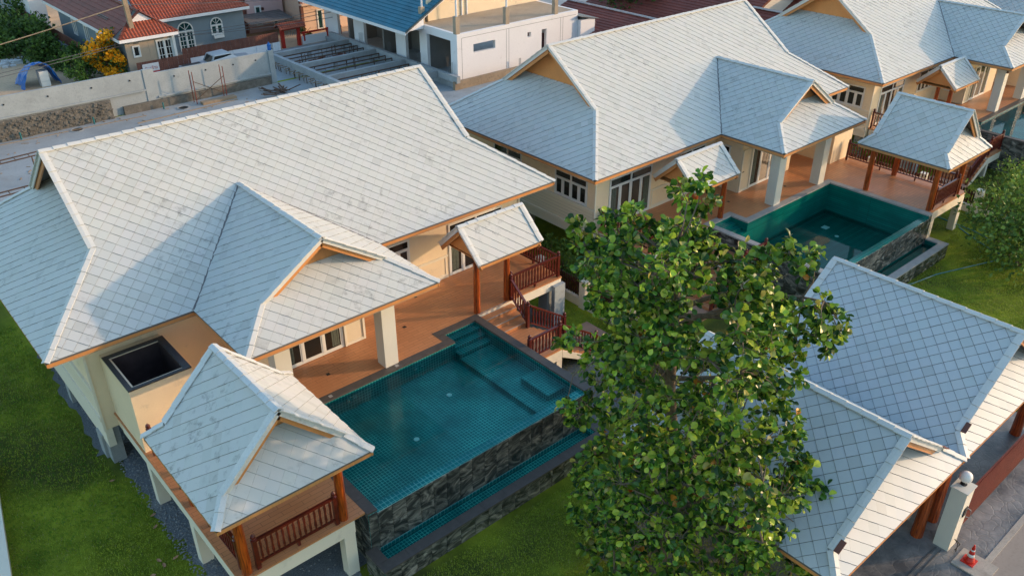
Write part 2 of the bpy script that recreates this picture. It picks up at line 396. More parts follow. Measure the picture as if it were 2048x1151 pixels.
class Tiling:
    def __init__(s, matname): s.items = []; s.mat = matname; s.r = random.Random(11)
    def plane(s, pts, hide=None, phase=(0,0), parts=None):
        """pts local polygon (first two points along the eave); convex"""
        wp = [P(*p) for p in pts]
        n = (wp[1]-wp[0]).cross(wp[2]-wp[0]).normalized()
        if n.z < 0: n = -n
        u = Vector((0,0,1)).cross(n).normalized(); v = n.cross(u)     # u horizontal, v up-slope
        o = P(*pts[0]); reg = [((p-o).dot(u), (p-o).dot(v)) for p in wp]
        if area2(reg) < 0: reg = reg[::-1]
        rot = Matrix((u, v, n)).transposed()
        regs = [reg]
        if parts:
            regs = []
            for pp in parts:
                q = [((P(*p)-o).dot(u), (P(*p)-o).dot(v)) for p in pp]
                regs.append(q[::-1] if area2(q) < 0 else q)
        us = [p[0] for p in reg]; vs = [p[1] for p in reg]
        j0 = int((min(vs)-phase[1])/(TILE_DV/2)) - 2; j1 = int((max(vs)-phase[1])/(TILE_DV/2)) + 2
        i0 = int((min(us)-phase[0])/TILE_DU) - 2; i1 = int((max(us)-phase[0])/TILE_DU) + 2
        ins = .0058 if s.mat == 'roof_tile_clean' else .0022; a, b = TILE_DU/2-ins, TILE_DV/2-ins
        for j in range(j0, j1+1):
            for i in range(i0, i1+1):
                cu = phase[0] + i*TILE_DU + (j % 2)*TILE_DU/2; cv = phase[1] + j*TILE_DV/2
                d = [(cu, cv-b), (cu+a, cv), (cu, cv+b), (cu-a, cv)]
                cen = o + u*cu + v*cv
                if hide and hide(cen): continue
                cs = [c for c in (clip2(d, rg) for rg in regs) if len(c) >= 3 and area2(c) > .0015]
                if len(cs) > 1 and abs(sum(area2(c) for c in cs) - 2*a*b) < 1e-5: cs = [d]
                for c in cs:
                    full = abs(area2(c) - 2*a*b) < 1e-5
                    s.items.append(((cen-CAM).length / max(.05, abs(n.dot((cen-CAM).normalized())))**.5 * (1 if full else 1.3), full, o, rot, u, v, n, cu, cv, c))
    def build(s, parent, limit=300):
        s.items.sort(key=lambda t: t[0]); base = rootloc(parent)
        rest = MB()
        for k, (dist, full, o, rot, u, v, n, cu, cv, c) in enumerate(s.items):
            jit = s.r.gauss(0, .0015)
            if k < limit and full:
                me = s.r.choice(tile_mesh(s.mat)); ob = bpy.data.objects.new('roof_tile', me); COL.objects.link(ob); ob.parent = parent
                q = Matrix.Rotation(s.r.gauss(0, .006), 3, 'X') @ Matrix.Rotation(s.r.gauss(0, .006), 3, 'Y') @ Matrix.Rotation(s.r.gauss(0,.006), 3, 'Z')
                ob.matrix_local = Matrix.Translation(o + u*cu + v*cv + n*jit - base) @ (rot @ q).to_4x4()
                continue
            tx, ty = s.r.gauss(0, .006), s.r.gauss(0, .006)
            top = []
            for (x, y) in c:
                z = .021 - (y-cv)*.051 + jit + (x-cu)*tx + (y-cv)*ty
                top.append((x, y, z))
            m = len(top); t = tile_tint(s.r)
            pts = [o + u*x + v*y + n*z for x, y, z in top] + [o + u*x + v*y - n*.004 for x, y, z in top]
            fs = [tuple(range(m))] + [(i, i+m, (i+1)%m+m, (i+1)%m) for i in range(m)]
            mb = MB() if k < limit else rest
            mb.addw(pts, fs[:1], 0, t); b_ = len(mb.v) - len(pts)
            for ff in fs[1:]: mb.f.append([b_+i for i in ff]); mb.m.append(1); mb.t.append(t)
            if k < limit: mb.build('roof_tile', [s.mat, 'tile_edge'], parent)
        if rest.v: rest.build('roof_tiles', [s.mat, 'tile_edge'], parent, kind='stuff')
CAPC = {}
def cap_mesh(matname, L, half, drop):
    k = (matname, round(L, 3), half, drop)
    if k not in CAPC:
        me = bpy.data.meshes.new('ridge_cap'); t = .025
        prof = [(-half, -drop), (0, 0), (half, -drop), (half, -drop-t), (0, -t), (-half, -drop-t)]
        v = [(0, x, z + .016) for x, z in prof] + [(L, x, z) for x, z in prof]
        f = [(0,1,7,6),(1,2,8,7),(2,3,9,8),(3,4,10,9),(4,5,11,10),(5,0,6,11),(5,4,3,2,1,0),(6,7,8,9,10,11)]
        me.from_pydata(v, [], f); me.materials.append(MATS[matname]); CAPC[k] = me
    return CAPC[k]
def caps(parent, a, b, half=.115, drop=.055, lift=.065, m='ridge_cap', up=(0,0,1), step=.42, name='ridge_cap'):
    a = P(*a); b = P(*b); d = b-a; n = max(1, round(d.length/step)); L = d.length/n; d.normalize()
    if d.z < 0: pass
    r = Vector(up).cross(d).normalized(); u = d.cross(r)
    rot = Matrix((d, r, u)).transposed()
    me = cap_mesh(m, L-.005, half, drop); base = rootloc(parent)
    for i in range(n):
        ob = bpy.data.objects.new(name, me); COL.objects.link(ob); ob.parent = parent
        ob.matrix_local = Matrix.Translation(a + d*(L*i) + u*(lift + (i*7 % 5)*.002) - base) @ rot.to_4x4()

def gablet_roof(parent, x0, y0, x1, y1, ze, axis, foot0, foot1, slope, tiles, caplook='ridge_cap', hips=(True, True), hide=None,
                ridge_end=None, skip=(), gw=.6, gmat='gable_paint', thick=.10, tiled=(True,True,True,True)):
    """Thai hipped-gable roof. axis 'x' or 'y' = ridge direction. foot0/1 = run of the end skirts. Returns ridge z."""
    ax = axis == 'x'
    # generic coords: s along ridge, t across
    if ax: s0, s1, t0, t1 = x0, x1, y0, y1; Q = lambda s, t, z: (s, t, z)
    else: s0, s1, t0, t1 = y0, y1, x0, x1; Q = lambda s, t, z: (t, s, z)
    tm = (t0+t1)/2; half = (t1-t0)/2; zr = ze + slope*half
    a0 = s0 + (foot0 if hips[0] else 0); a1 = s1 - (foot1 if hips[1] else 0)
    if ridge_end is not None: a1r = ridge_end
    else: a1r = a1
    f0, f1 = (foot0 if hips[0] else 0), (foot1 if hips[1] else 0)
    # main slopes
    polys = []
    for tt, sg in ((t0, 1), (t1, -1)):
        pl = [Q(s0, tt, ze), Q(s1, tt, ze)]
        if hips[1]: pl += [Q(a1, tt+sg*f1, ze+slope*f1)]
        pl += [Q(a1r, tm, zr), Q(a0, tm, zr)]
        if hips[0]: pl += [Q(a0, tt+sg*f0, ze+slope*f0)]
        polys.append(pl)
    return dict(polys=polys, Q=Q, a0=a0, a1=a1, a1r=a1r, zr=zr, tm=tm, s0=s0, s1=s1, t0=t0, t1=t1, f0=f0, f1=f1, ze=ze, slope=slope)
def slab(mb, poly, th, m=0, m2=None):
    """solid sheet under a roof polygon, thickness th straight down"""
    n = len(poly); low = [(x, y, z-th) for x, y, z in poly]; top = [(x,y,z-.002) for x,y,z in poly]
    mb.add(top + low, [tuple(range(n)), tuple(range(2*n-1, n-1, -1))] + [(i, (i+1)%n, (i+1)%n+n, i+n) for i in range(n)], m)
# ------------------------------------------------------------------ roofs
def rake(parent, a, b, out, m1='ridge_cap', wood='fascia_orange'):
    """verge along a gable edge a->b (local, a low, b high); out = unit dir pointing out of the gable"""
    o = Vector(out); A = Vector(a); B = Vector(b); dn = Vector((0,0,-1))
    off = o*.03
    mb = MB(); p, q = A + off + dn*.03, B + off + dn*.03
    mb.bar(tuple(p), tuple(q), .04, .16); mb.build('verge_board', m1, parent)
    mb = MB(); p, q = A - o*.045 + dn*.20, B - o*.045 + dn*.20
    mb.bar(tuple(p), tuple(q), .05, .17); mb.build('bargeboard', wood, parent)
def eave(parent, a, b, inn, h=.15, m='fascia_orange'):
    """fascia board under an eave a->b; inn = unit dir pointing under the roof"""
    i = Vector(inn)*.03; A = Vector(a)+i+Vector((0,0,-h/2-.012)); B = Vector(b)+i+Vector((0,0,-h/2-.012))
    MB().bar(tuple(A), tuple(B), .035, h).build('fascia', m, parent)
def hipgable(root, x0, y0, x1, y1, ze, axis, f0, f1, slope, tilem, capm='ridge_cap', limit=300, tiled=(1,1,1,1), hips=(1,1),
             clipend=None, hidefn=None, gmat='gable_paint', overhang=.75, fasc='fascia_orange', extra=None, name='roof', roofpart=None, soff='soffit', phase=(0,0), gwall=(1,1), til=None, wood='fascia_orange', rafter=.2):
    """ridge along axis; end 0 = low coordinate, end 1 = high coordinate.
    tiled = (slope t0, slope t1, end0, end1). clipend=(sr,tm...) for a wing that dies into the main slope: function z_main(t)->s"""
    ax = axis == 'x'
    if ax: s0, s1, t0, t1 = x0, x1, y0, y1; Q = lambda s, t, z: (s, t, z)
    else: s0, s1, t0, t1 = y0, y1, x0, x1; Q = lambda s, t, z: (t, s, z)
    es = (1,0,0) if ax else (0,1,0); et = (0,1,0) if ax else (1,0,0)
    neg = lambda v: tuple(-c for c in v)
    tm = (t0+t1)/2; half = (t1-t0)/2; zr = ze + slope*half
    f0 = f0 if hips[0] else 0; f1 = f1 if hips[1] else 0
    a0, a1 = s0+f0, s1-f1; a1r, s1e = (a1, s1) if clipend is None else clipend
    T = til or Tiling(tilem)
    base = MB()
    for k, (tt, sg) in enumerate(((t0, 1), (t1, -1))):
        pl = [Q(s0, tt, ze), Q(s1e, tt, ze)]
        if f1: pl.append(Q(a1, tt+sg*f1, ze+slope*f1))
        pl += [Q(a1r, tm, zr), Q(a0, tm, zr)]
        if f0: pl.append(Q(a0, tt+sg*f0, ze+slope*f0))
        slab(base, pl, .05)
        if tiled[k]:
            pp = None
            if f0 or f1:
                zf = ze + slope*max(f0, f1); ff = max(f0, f1)
                e0 = Q(s0+(ff if f0 else 0), tt+sg*ff, zf); e1 = Q((s1-ff) if f1 else s1e + (a1r-s1e)*ff/half, tt+sg*ff, zf)
                pp = [[Q(s0, tt, ze), Q(s1e, tt, ze), e1, e0], [e0, e1, Q(a1r, tm, zr), Q(a0, tm, zr)]]
            T.plane(pl, hidefn, phase, pp)
    ov = overhang
    for e, (sE, f, sg) in enumerate(((s0, f0, 1), (s1, f1, -1))):
        if not f: continue
        r = f + ov                                     # skirt runs on under the gable overhang
        if r > half: r = half*.98
        # outer trapezoid to the foot, inner trapezoid under the overhang
        pl = [Q(sE, t0, ze), Q(sE, t1, ze), Q(sE+sg*f, t1-f, ze+slope*f), Q(sE+sg*f, t0+f, ze+slope*f)]
        slab(base, pl, .05)
        z2 = ze+slope*r
        zin = lambda d: ze+slope*d-.0
        pl2 = [Q(sE+sg*f, t0+f, ze+slope*f), Q(sE+sg*f, t1-f, ze+slope*f), Q(sE+sg*r, t1-r, z2), Q(sE+sg*r, t0+r, z2)]
        slab(base, pl2, .05)
        if tiled[2+e]:
            full = [Q(sE, t0, ze), Q(sE, t1, ze), Q(sE+sg*r, t1-r, z2), Q(sE+sg*r, t0+r, z2)]
            T.plane(full, None, phase)
    roof = roofpart or base.build(name, 'roof_felt', root)
    if roofpart is not None: base.build('roof_felt', 'roof_felt', roof)
    for e, (sE, f, sg) in enumerate(((s0, f0, 1), (s1, f1, -1))):
        if clipend is not None and e == 1: continue
        aE = sE + sg*f
        out = neg(es) if e == 0 else es
        for (ta, sgt) in ((t0, 1), (t1, -1)):
            foot = Q(aE, ta+sgt*f, ze+slope*f); top = Q(aE, tm, zr)
            if f: caps(roof, Q(sE, ta, ze), foot, m=capm)
            caps(roof, foot, top, half=.11, drop=.012, lift=.062, m=capm, name='verge_cap', up=(0,0,1))
            rake(roof, foot, top, out, capm, wood)
        # gable wall
        if gwall[e]:
            sw = aE + sg*(ov if f else .25); zb = ze + slope*(f + (ov if f else 0))
            hw = half - (f + (ov if f else 0)) if f else half-.15
            zt = zr-.10
            hh = (zt - zb)/slope if f else hw
            tri = [Q(sw, tm-hh, zb), Q(sw, tm+hh, zb), Q(sw, tm, zt)] if f else [Q(sw, t0+.12, ze-.02), Q(sw, t1-.12, ze-.02), Q(sw, tm, zr-.14)]
            g = MB(); back = [tuple(c + sg*.08*es[i] for i, c in enumerate(p)) for p in tri]
            g.add(tri+back, [(0,1,2),(5,4,3),(0,1,4,3),(1,2,5,4),(2,0,3,5)]); g.build('gable_wall', gmat, root)
    caps(roof, Q(a0-.09, tm, zr), Q(a1r+(.09 if clipend is None else 0), tm, zr), m=capm, lift=.078)
    # fascias
    eave(roof, Q(s0, t0, ze), Q(s1e, t0, ze), et, m=fasc); eave(roof, Q(s0, t1, ze), Q(s1e, t1, ze), neg(et), m=fasc)
    if f0: eave(roof, Q(s0, t0, ze), Q(s0, t1, ze), es, m=fasc)
    if f1 and clipend is None: eave(roof, Q(s1, t0, ze), Q(s1, t1, ze), neg(es), m=fasc)
    if til is None: T.build(roof, limit)
    return roof, T, zr

def window(root, x0, x1, z0, z1, plane, axis='y', sgn=-1, cols=2, transom=None, name='window', fm='window_white', gm='window_glass', bar=.07, proud=.04, depth=.05, rows=1, tcols=None):
    """framed window lying on plane axis=plane, facing sgn"""
    f = MB(); ya, yb = plane, plane + sgn*proud
    def bx(mb, a0, b0, a1, b1, p0, p1):
        if axis == 'y': mb.box(a0, min(p0,p1), b0, a1, max(p0,p1), b1)
        else: mb.box(min(p0,p1), a0, b0, max(p0,p1), a1, b1)
    zt = transom if transom else z1
    bx(f, x0, z0, x1, z0+bar, ya, yb); bx(f, x0, z1-bar, x1, z1, ya, yb)
    bx(f, x0, z0+bar, x0+bar, z1-bar, ya, yb); bx(f, x1-bar, z0+bar, x1, z1-bar, ya, yb)
    if transom: bx(f, x0+bar, zt-bar/2, x1-bar, zt+bar/2, ya, yb)
    wdt = (x1-x0)/cols; top = (zt-bar/2) if transom else z1-bar
    for i in range(1, cols): bx(f, x0+i*wdt-bar*.6, z0+bar, x0+i*wdt+bar*.6, top, ya, yb)
    if transom:
        tc = tcols or max(1, cols//2)
        for i in range(1, tc): bx(f, x0+i*(x1-x0)/tc-bar/2, zt+bar/2, x0+i*(x1-x0)/tc+bar/2, z1-bar, ya, yb)
    if rows > 1:
        for i in range(cols):
            a, b = x0+i*wdt+bar, x0+(i+1)*wdt-bar
            for k in range(1, rows):
                zz = z0+bar+(top-z0-bar)*k/rows; bx(f, a, zz-.018, b, zz+.018, ya, plane+sgn*proud*.8)
            bx(f, (a+b)/2-.018, z0+bar, (a+b)/2+.018, top, ya, plane+sgn*proud*.7)
    wn = f.build(name, fm, root)
    g0, g1 = plane+sgn*.004, plane+sgn*.012
    for i in range(cols):
        a = x0+i*wdt+(bar if i == 0 else bar*.6); b = x0+(i+1)*wdt-(bar if i == cols-1 else bar*.6)
        g = MB(); bx(g, a+.045, z0+bar+.045, b-.045, top-.045, g0, g1); g.build('pane', gm, wn)
        s = MB()                                        # leaf frame round the pane
        for q in ((a, z0+bar, b, z0+bar+.045), (a, top-.045, b, top), (a, z0+bar+.045, a+.045, top-.045), (b-.045, z0+bar+.045, b, top-.045)):
            bx(s, q[0], q[1], q[2], q[3], plane+sgn*.002, plane+sgn*.025)
        s.build('sash', fm, wn)
    if transom:
        tc = tcols or max(1, cols//2)
        for i in range(tc):
            g = MB(); a = x0+i*(x1-x0)/tc; bx(g, a+bar*.8, zt+bar/2, a+(x1-x0)/tc-bar*.8, z1-bar, g0, g1); g.build('transom_pane', gm, wn)
    return wn

BAL = {}
def baluster_mesh(h, wdt, m):
    k = (round(h,2), wdt, m)
    if k not in BAL:
        me = bpy.data.meshes.new('baluster'); v = []; f = []
        prof = [(0, .8), (.12, .8), (.2, 1.15), (.5, .75), (.8, 1.15), (.88, .8), (1, .8)]
        for z, r in prof: v += [(sx*wdt*r/2, sy*wdt*r/2, z*h) for sx, sy in ((-1,-1),(1,-1),(1,1),(-1,1))]
        for i in range(len(prof)-1):
            for j in range(4): f.append((i*4+j, i*4+(j+1)%4, i*4+4+(j+1)%4, i*4+4+j))
        f += [(3,2,1,0)]; me.from_pydata(v, [], f); me.materials.append(MATS[m]); BAL[k] = me
    return BAL[k]
def balustrade(label, a, b, ends=(1,1), h=.93, m='dark_red_wood', group=None, step=.15, post_h=1.02, mid=1):
    """a, b local floor points (may differ in z)"""
    t = thing('balustrade', label, 'railing', a, group)
    A = Vector(a); B = Vector(b); d = B-A; hl = Vector((d.x, d.y, 0)).length
    for e, p in ((ends[0], A), (ends[1], B)):
        if not e: continue
        q = MB(); x, y, z = p
        q.box(x-.055, y-.055, z, x+.055, y+.055, z+post_h-.1)
        q.lathe((x, y, z+post_h-.1), [(.075,0),(.08,.03),(.045,.05),(.07,.10),(.06,.15),(.02,.19),(.004,.22)], 8)
        q.build('post', m, t)
    MB().bar(tuple(A+Vector((0,0,h-.03))), tuple(B+Vector((0,0,h-.03))), .085, .06).build('handrail', m, t)
    MB().bar(tuple(A+Vector((0,0,.17))), tuple(B+Vector((0,0,.17))), .06, .05).build('bottom_rail', m, t)
    n = max(2, round(hl/step)); me = baluster_mesh(h-.06-.195, .05, m)
    for i in range(1, n):
        p = A + d*(i/n) + Vector((0,0,.195)); link('baluster', me, t, P(*p))
    if mid and hl > 1.5:
        k = max(1, round(hl/1.6))
        for i in range(1, k+1):
            if i == k and k > 1: continue
            p = A + d*((i)/(k if k > 1 else 2)); MB().box(p.x-.035, p.y-.035, p.z, p.x+.035, p.y+.035, p.z+.15).build('foot', m, t)
    return t

# ------------------------------------------------------------------ the villas
G = -.65; ZD = 1.3
def villa(label, xo, yo, mirror, xa, xb, ywing, wlabel, dx=0., clean=False, tilelimit=300):
    setframe(xo, yo, mirror)
    root = thing('villa', label, 'house', (9.5, 5.4, G), 'villas with pale diamond tiled roofs')
    D = 10.84; sl = .7134; ze = 4.3
    xm = (xa+xb)/2; ys = .66; zrw = ze + (xb-xa)/2*ys
    def hide(c):
        # main slope tiles swallowed by the wing roof
        lx = (W - (c.x-OFF.x)) if MIR else c.x-OFF.x; ly = c.y-OFF.y
        if ly > 4.2: return False
        zw = ze + (min(lx-xa, xb-lx))*ys
        return zw > ze + ly*sl + .12
    T = Tiling('roof_tile')
    roof, _, zr = hipgable(root, 0, 0, 19, D, ze, 'x', 2.42, 2.45, sl, 'roof_tile', tiled=(1,0,1,1), hidefn=hide, til=T, phase=(.1,.06), overhang=.62, fasc='fascia_orange')
    # wing roof
    yend = (zrw-ze)/sl
    wing = MB()
    r2, _, zz = hipgable(root, xa, ywing, xb, 0, ze, 'y', 1.2, 0, ys, 'roof_tile', tiled=(1,1,1,0), hips=(1,0), clipend=(yend, 0.0), til=T,
                         gmat='gable_wood', overhang=.55, name='wing_roof', phase=(0,.06))
    # valley flashings
    for xx in (xa, xb):
        a = P(xx, 0, ze); b = P(xm, yend, zrw)
        MB().bar((xx, 0, ze+.03), (xm, yend, zrw+.03), .07, .015).build('valley_gutter', 'metal_roof_grey', roof)
    T.build(roof, tilelimit)
    # body
    x0, x1, y0, y1 = 1.1, 17.9, .97, 9.9
    wl, wr, wy = 5.2+dx, 9.5+dx, -.55
    MB().box(x0, y0, .8, x1, y1, 4.12).build('wall', 'wall_cream', root)
    MB().box(wl, wy, .8, wr, y0, 4.12).build('wall', 'wall_cream', root)
    # siding band, mouldings
    for (a, b, c, d, e, f_) in ((x1, y0+.02, 1.32, x1+.03, y1, 2.25), (x0-.03, y0+.02, 1.32, x0, y1, 2.25)):
        MB().box(a, b, c, d, e, f_).build('siding', 'siding', root)
    for (xx, sg) in ((x1, 1), (x0, -1)):
        for (z0, z1, t_) in ((2.25, 2.34, .07), (1.16, 1.32, .08)):
            MB().box(min(xx, xx+sg*t_), y0-.01, z0, max(xx, xx+sg*t_), y1, z1).build('moulding', 'wall_white', root)
        MB().box(min(xx, xx+sg*.02), y0, .8, max(xx, xx+sg*.02), y1, 1.158).build('beam', 'wall_white', root)
        MB().box(min(xx-sg*.02, xx+sg*.05), y0-.05, .78, max(xx-sg*.02, xx+sg*.05), y0-.012, 4.1).build('corner_trim', 'wall_white', root)
    # soffits
    sf = MB(); sf.box(.05, .05, 4.09, x0, D-.05, 4.115); sf.box(x1, .05, 4.09, 18.95, D-.05, 4.115)
    sf.box(x0, .05, 4.09, x1, y0-.001, 4.114); sf.box(xa+.05, ywing+.05, 4.085, xb-.05, .049, 4.11)
    sf.build('soffit', 'soffit', root)
    # piers under the floor
    for px in (1.3, 5.3, 9.5, 13.6, 17.6):
        for py in (1.35, 5.4, 9.5):
            MB().box(px-.2, py-.2, G, px+.2, py+.2, .8).build('pier', 'concrete', root)
    MB().box(1.02, 1.55, G-.05, 1.5, 2.05, .25).build('footing', 'concrete', root)
    MB().box(x0-.015, y0+.02, .12, x0+.2, y1, .798).build('base_wall', 'wall_white', root)
    # windows and doors of the front
    window(root, 14.35, 17.05, ZD+.02, 3.52, y0, cols=4, transom=3.12, tcols=2, name='glass_door')
    window(root, 10.55, 12.55, 2.25, 3.52, y0, cols=4, transom=3.15, tcols=2)
    for (a, b) in ((12.9, 14.2),):
        q = MB()
        for bx in ((a, 1.42, b, 1.46), (a, 2.16, b, 2.2), (a, 1.46, a+.04, 2.16), (b-.04, 1.46, b, 2.16)):
            q.box(bx[0], y0-.022, bx[1], bx[2], y0-.002, bx[3])
        q.build('wall_panel_trim', 'wall_white', root)
    for (a, b, zz) in ((14.5, 14.82, 3.0), (16.6, 16.92, 3.0)):
        q = MB()
        for k in range(5): q.box(a+k*.065, y0-.0135-.006*(k % 2), ZD+.16, a+k*.065+.055, y0-.0125, zz)
        q.build('curtain', 'curtain', root)
    for (a, b) in ((wl+1.32, 0), (wl+3.02, 0)):
        q = MB()
        for k in range(4): q.box(a+k*.07, wy-.0135-.006*(k % 2), ZD+.18, a+k*.07+.06, wy-.0125, 3.2)
        q.build('curtain', 'curtain', root)
    q = MB().box(wr+.02, y0-.05, 2.22, 14.3, y0-.003, 2.28).box(wr+.02, y0-.03, ZD, 14.3, y0-.003, ZD+.12); q.build('dado_rail', 'wall_white', root)
    window(root, wl+1.15, wl+3.45, ZD+.02, 3.4, wy, cols=3, name='glass_door', tcols=3)
    MB().box(wl+3.47, wy-.05, ZD+.02, wl+4.28, wy-.003, 3.4).build('side_panel', 'door_cream', root)
    q = MB().box(wl+3.47, wy-.09, ZD+.02, wl+3.55, wy-.051, 3.4).box(wl+4.2, wy-.09, ZD+.02, wl+4.28, wy-.051, 3.4).box(wl+3.56, wy-.085, ZD+.02, wl+4.19, wy-.052, ZD+.12); q.build('panel_frame', 'wall_white', root)
    MB().box(wl+4.0, wy-.062, 2.28, wl+4.14, wy-.052, 2.33).build('socket', 'black_metal', root)
    window(root, .08, .62, 1.9, 3.45, wr, axis='x', sgn=1, cols=1, transom=2.95, tcols=1)
    if mirror: MB().box(wl-1.35, y0-.06, ZD, wl-.35, y0-.004, 3.35).build('passage_shade_panel', 'passage_shade', root)  # added dark panel, stands for the shaded opening beside the shower
    # side windows (x1 side)
    window(root, 1.43, 3.40, 2.36, 3.56, x1, axis='x', sgn=1, cols=4, transom=3.2, tcols=2)
    window(root, 5.6, 7.55, 2.36, 3.56, x1, axis='x', sgn=1, cols=4, transom=3.2, tcols=2)
    window(root, 3.0, 4.6, 2.36, 3.56, x0, axis='x', sgn=-1, cols=2, transom=3.2, tcols=2)
    # wall lamps
    for lx in (wl+.55,):
        q = MB().box(lx-.05, wy-.12, 2.95, lx+.05, wy-.003, 3.2).box(lx-.08, wy-.14, 3.2, lx+.08, wy-.003, 3.23).box(lx-.08, wy-.14, 2.92, lx+.08, wy-.003, 2.949); q.build('wall_lamp', 'lamp_brown', root)
    # portico columns
    for cx in (5.55+dx, 9.25+dx):
        c = MB().box(cx-.25, -2.57, ZD, cx+.25, -2.1, 4.085).build('column', 'column_white', root)
    lx = 9.25+dx
    q = MB().box(lx+.1, -2.69, 3.62, lx+.2, -2.573, 3.86).box(lx+.07, -2.71, 3.86, lx+.23, -2.573, 3.9); q.build('wall_lamp', 'lamp_brown', root)
    # open air shower: hollow box
    sx0, sx1, sy0, sy1, zt = 1.5, 3.25, -1.5, .6, 3.46
    q = MB(); q.box(sx0, sy0, ZD-.5, sx0+.18, sy1, zt); q.box(sx1-.18, sy0, ZD-.5, sx1, sy1, zt)
    q.box(sx0+.18, sy0, ZD-.5, sx1-.18, sy0+.18, zt); q.box(sx0+.18, sy1-.18, ZD-.5, sx1-.18, sy1, zt); q.box(sx0, sy1+.002, ZD-.5, sx1, y0-.002, 3.4)
    sh = q.build('shower_enclosure', 'wall_cream', root)
    q = MB(); q.box(sx0-.02, sy0-.02, zt, sx1+.02, sy0+.10, zt+.04); q.box(sx0-.02, sy1-.12, zt, sx1+.02, sy1+.02, zt+.04)
    q.box(sx0-.02, sy0+.10, zt, sx0+.12, sy1-.12, zt+.04); q.box(sx1-.18, sy0+.10, zt, sx1+.02, sy1-.12, zt+.04); q.build('stone_rim', 'granite_dark', sh)
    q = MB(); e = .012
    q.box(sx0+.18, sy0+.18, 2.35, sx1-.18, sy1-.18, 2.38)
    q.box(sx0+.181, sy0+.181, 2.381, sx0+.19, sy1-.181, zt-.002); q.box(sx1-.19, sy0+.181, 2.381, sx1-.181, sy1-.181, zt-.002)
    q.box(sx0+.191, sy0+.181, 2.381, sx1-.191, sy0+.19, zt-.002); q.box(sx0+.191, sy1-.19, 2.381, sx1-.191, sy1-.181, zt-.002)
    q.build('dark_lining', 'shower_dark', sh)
    MB().tube([(sx0+.2, -.75, 3.0), (sx0+.3, -.74, 3.02), (sx0+.62, -.72, 3.02), (sx0+.64, -.72, 2.98)], .02, 6).build('shower_arm', 'white_plastic', sh)
    MB().lathe((sx0+.64, -.82, 2.9), [(.02,.08),(.05,.06),(.1,.02),(.1,0)], 12).build('shower_head', 'chrome', sh)
    return root

def terrace(label, dx, x1p, xn, yb, yn, glabel=None):
    """raised tiled deck with stairs; villa local"""
    root = thing('terrace', label, 'terrace', (9, -.8, G), 'raised terraces in front of the villas')
    X0 = 4.95 + (0.1 if dx else 0)
    d = MB()
    d.box(1.45, -1.951, 1.24, xn, .965, ZD)                                # main
    d.box(xn, yn, 1.24, x1p, .965, ZD); d.box(x1p, -1.951, 1.24, 17.62, .965, ZD)
    d.box(X0, yb, 1.24, xn, -1.951, ZD)
    d.box(1.45, -7.62, 1.24, X0-.002, -1.951, ZD)
    d.build('deck_floor', 'deck_tile', root)
    for b in ((1.48, -7.6, .8, 1.7, .5, 1.238), (1.7, -7.6, .8, X0-.32, -7.38, 1.238), (13.45, -1.93, .86, 17.6, -1.7, 1.238), (17.38, -1.7, .86, 17.6, .9, 1.238), (X0-.52, -7.38, .8, X0-.32, -2.6, 1.238)):
        MB().box(*b).build('edge_beam', 'wall_white', root)
    for (x, y) in ((10.9, -.9), (7.4, -1.6), (15.9, -.7), (12.4, .55)):
        MB().box(x-.06, y-.06, ZD+.001, x+.06, y+.06, ZD+.006).build('floor_drain', 'black_metal', root)
    for (x, y) in ((1.48, -7.6), (1.48, -4.6), (X0-.67, -7.6), (1.48, -1.6)):
        MB().box(x, y+.001, G, x+.33, y+.3, .798).build('leg', 'wall_white', root)
    q = MB(); q.box(17.1, -2.12, G, 17.65, -1.935, 1.08); q.box(17.1, -1.69, G, 17.37, -1.2, 1.2); q.build('support_pier', 'plaster_grey', root)
    # first flight
    xs0, xs1 = x1p+.02, 15.0
    for i in range(3):
        z = ZD - .175*(i+1); y = -1.952 - .3*i
        s = MB().box(xs0, y-.3, z-.175, xs1, y, z).build('step', 'deck_tile', root)
        MB().box(xs0, y-.3-.008, z-.03, xs1, y-.3-.0, z+.004).build('nosing', 'coping_pale', s)
    MB().box(xs0, -1.962, ZD-.03, xs1, -1.952, ZD+.004).build('nosing', 'coping_pale', root)
    # landing
    ly0, ly1 = -4.78, -2.86
    MB().box(xs0, ly0, .52, 14.98, ly1, .6).build('landing', 'deck_tile', root)
    MB().box(xs0, ly0+.02, .1, 14.96, ly0+.2, .518).box(14.78, ly0+.2, .1, 14.96, ly1, .518).build('landing_beam', 'wall_white', root)
    MB().box(14.7, ly0+.02, G, 14.96, ly0+.25, .098).build('landing_leg', 'wall_white', root)
    # second flight
    for i in range(6):
        z = .6 - .178*(i+1); x = 14.982 + .29*i
        s = MB().box(x, ly0+.05, z-.178, x+.29, ly1-.03, z).build('step', 'deck_tile', root)
    q = MB(); q.add([(14.982, ly0+.02, .45), (16.8, ly0+.02, G), (16.4, ly0+.02, G), (14.982, ly0+.02, .15), (14.982, ly0+.048, .45), (16.8, ly0+.048, G), (16.4, ly0+.048, G), (14.982, ly0+.048, .15)],
                    [(0,1,2,3),(7,6,5,4),(0,4,5,1),(1,5,6,2),(2,6,7,3),(3,7,4,0)]); q.build('stringer', 'wall_white', root)
    MB().box(16.75, ly0, G, 18.2, ly1, G+.07).build('bottom_pad', 'terracotta_pad', root)
    return root
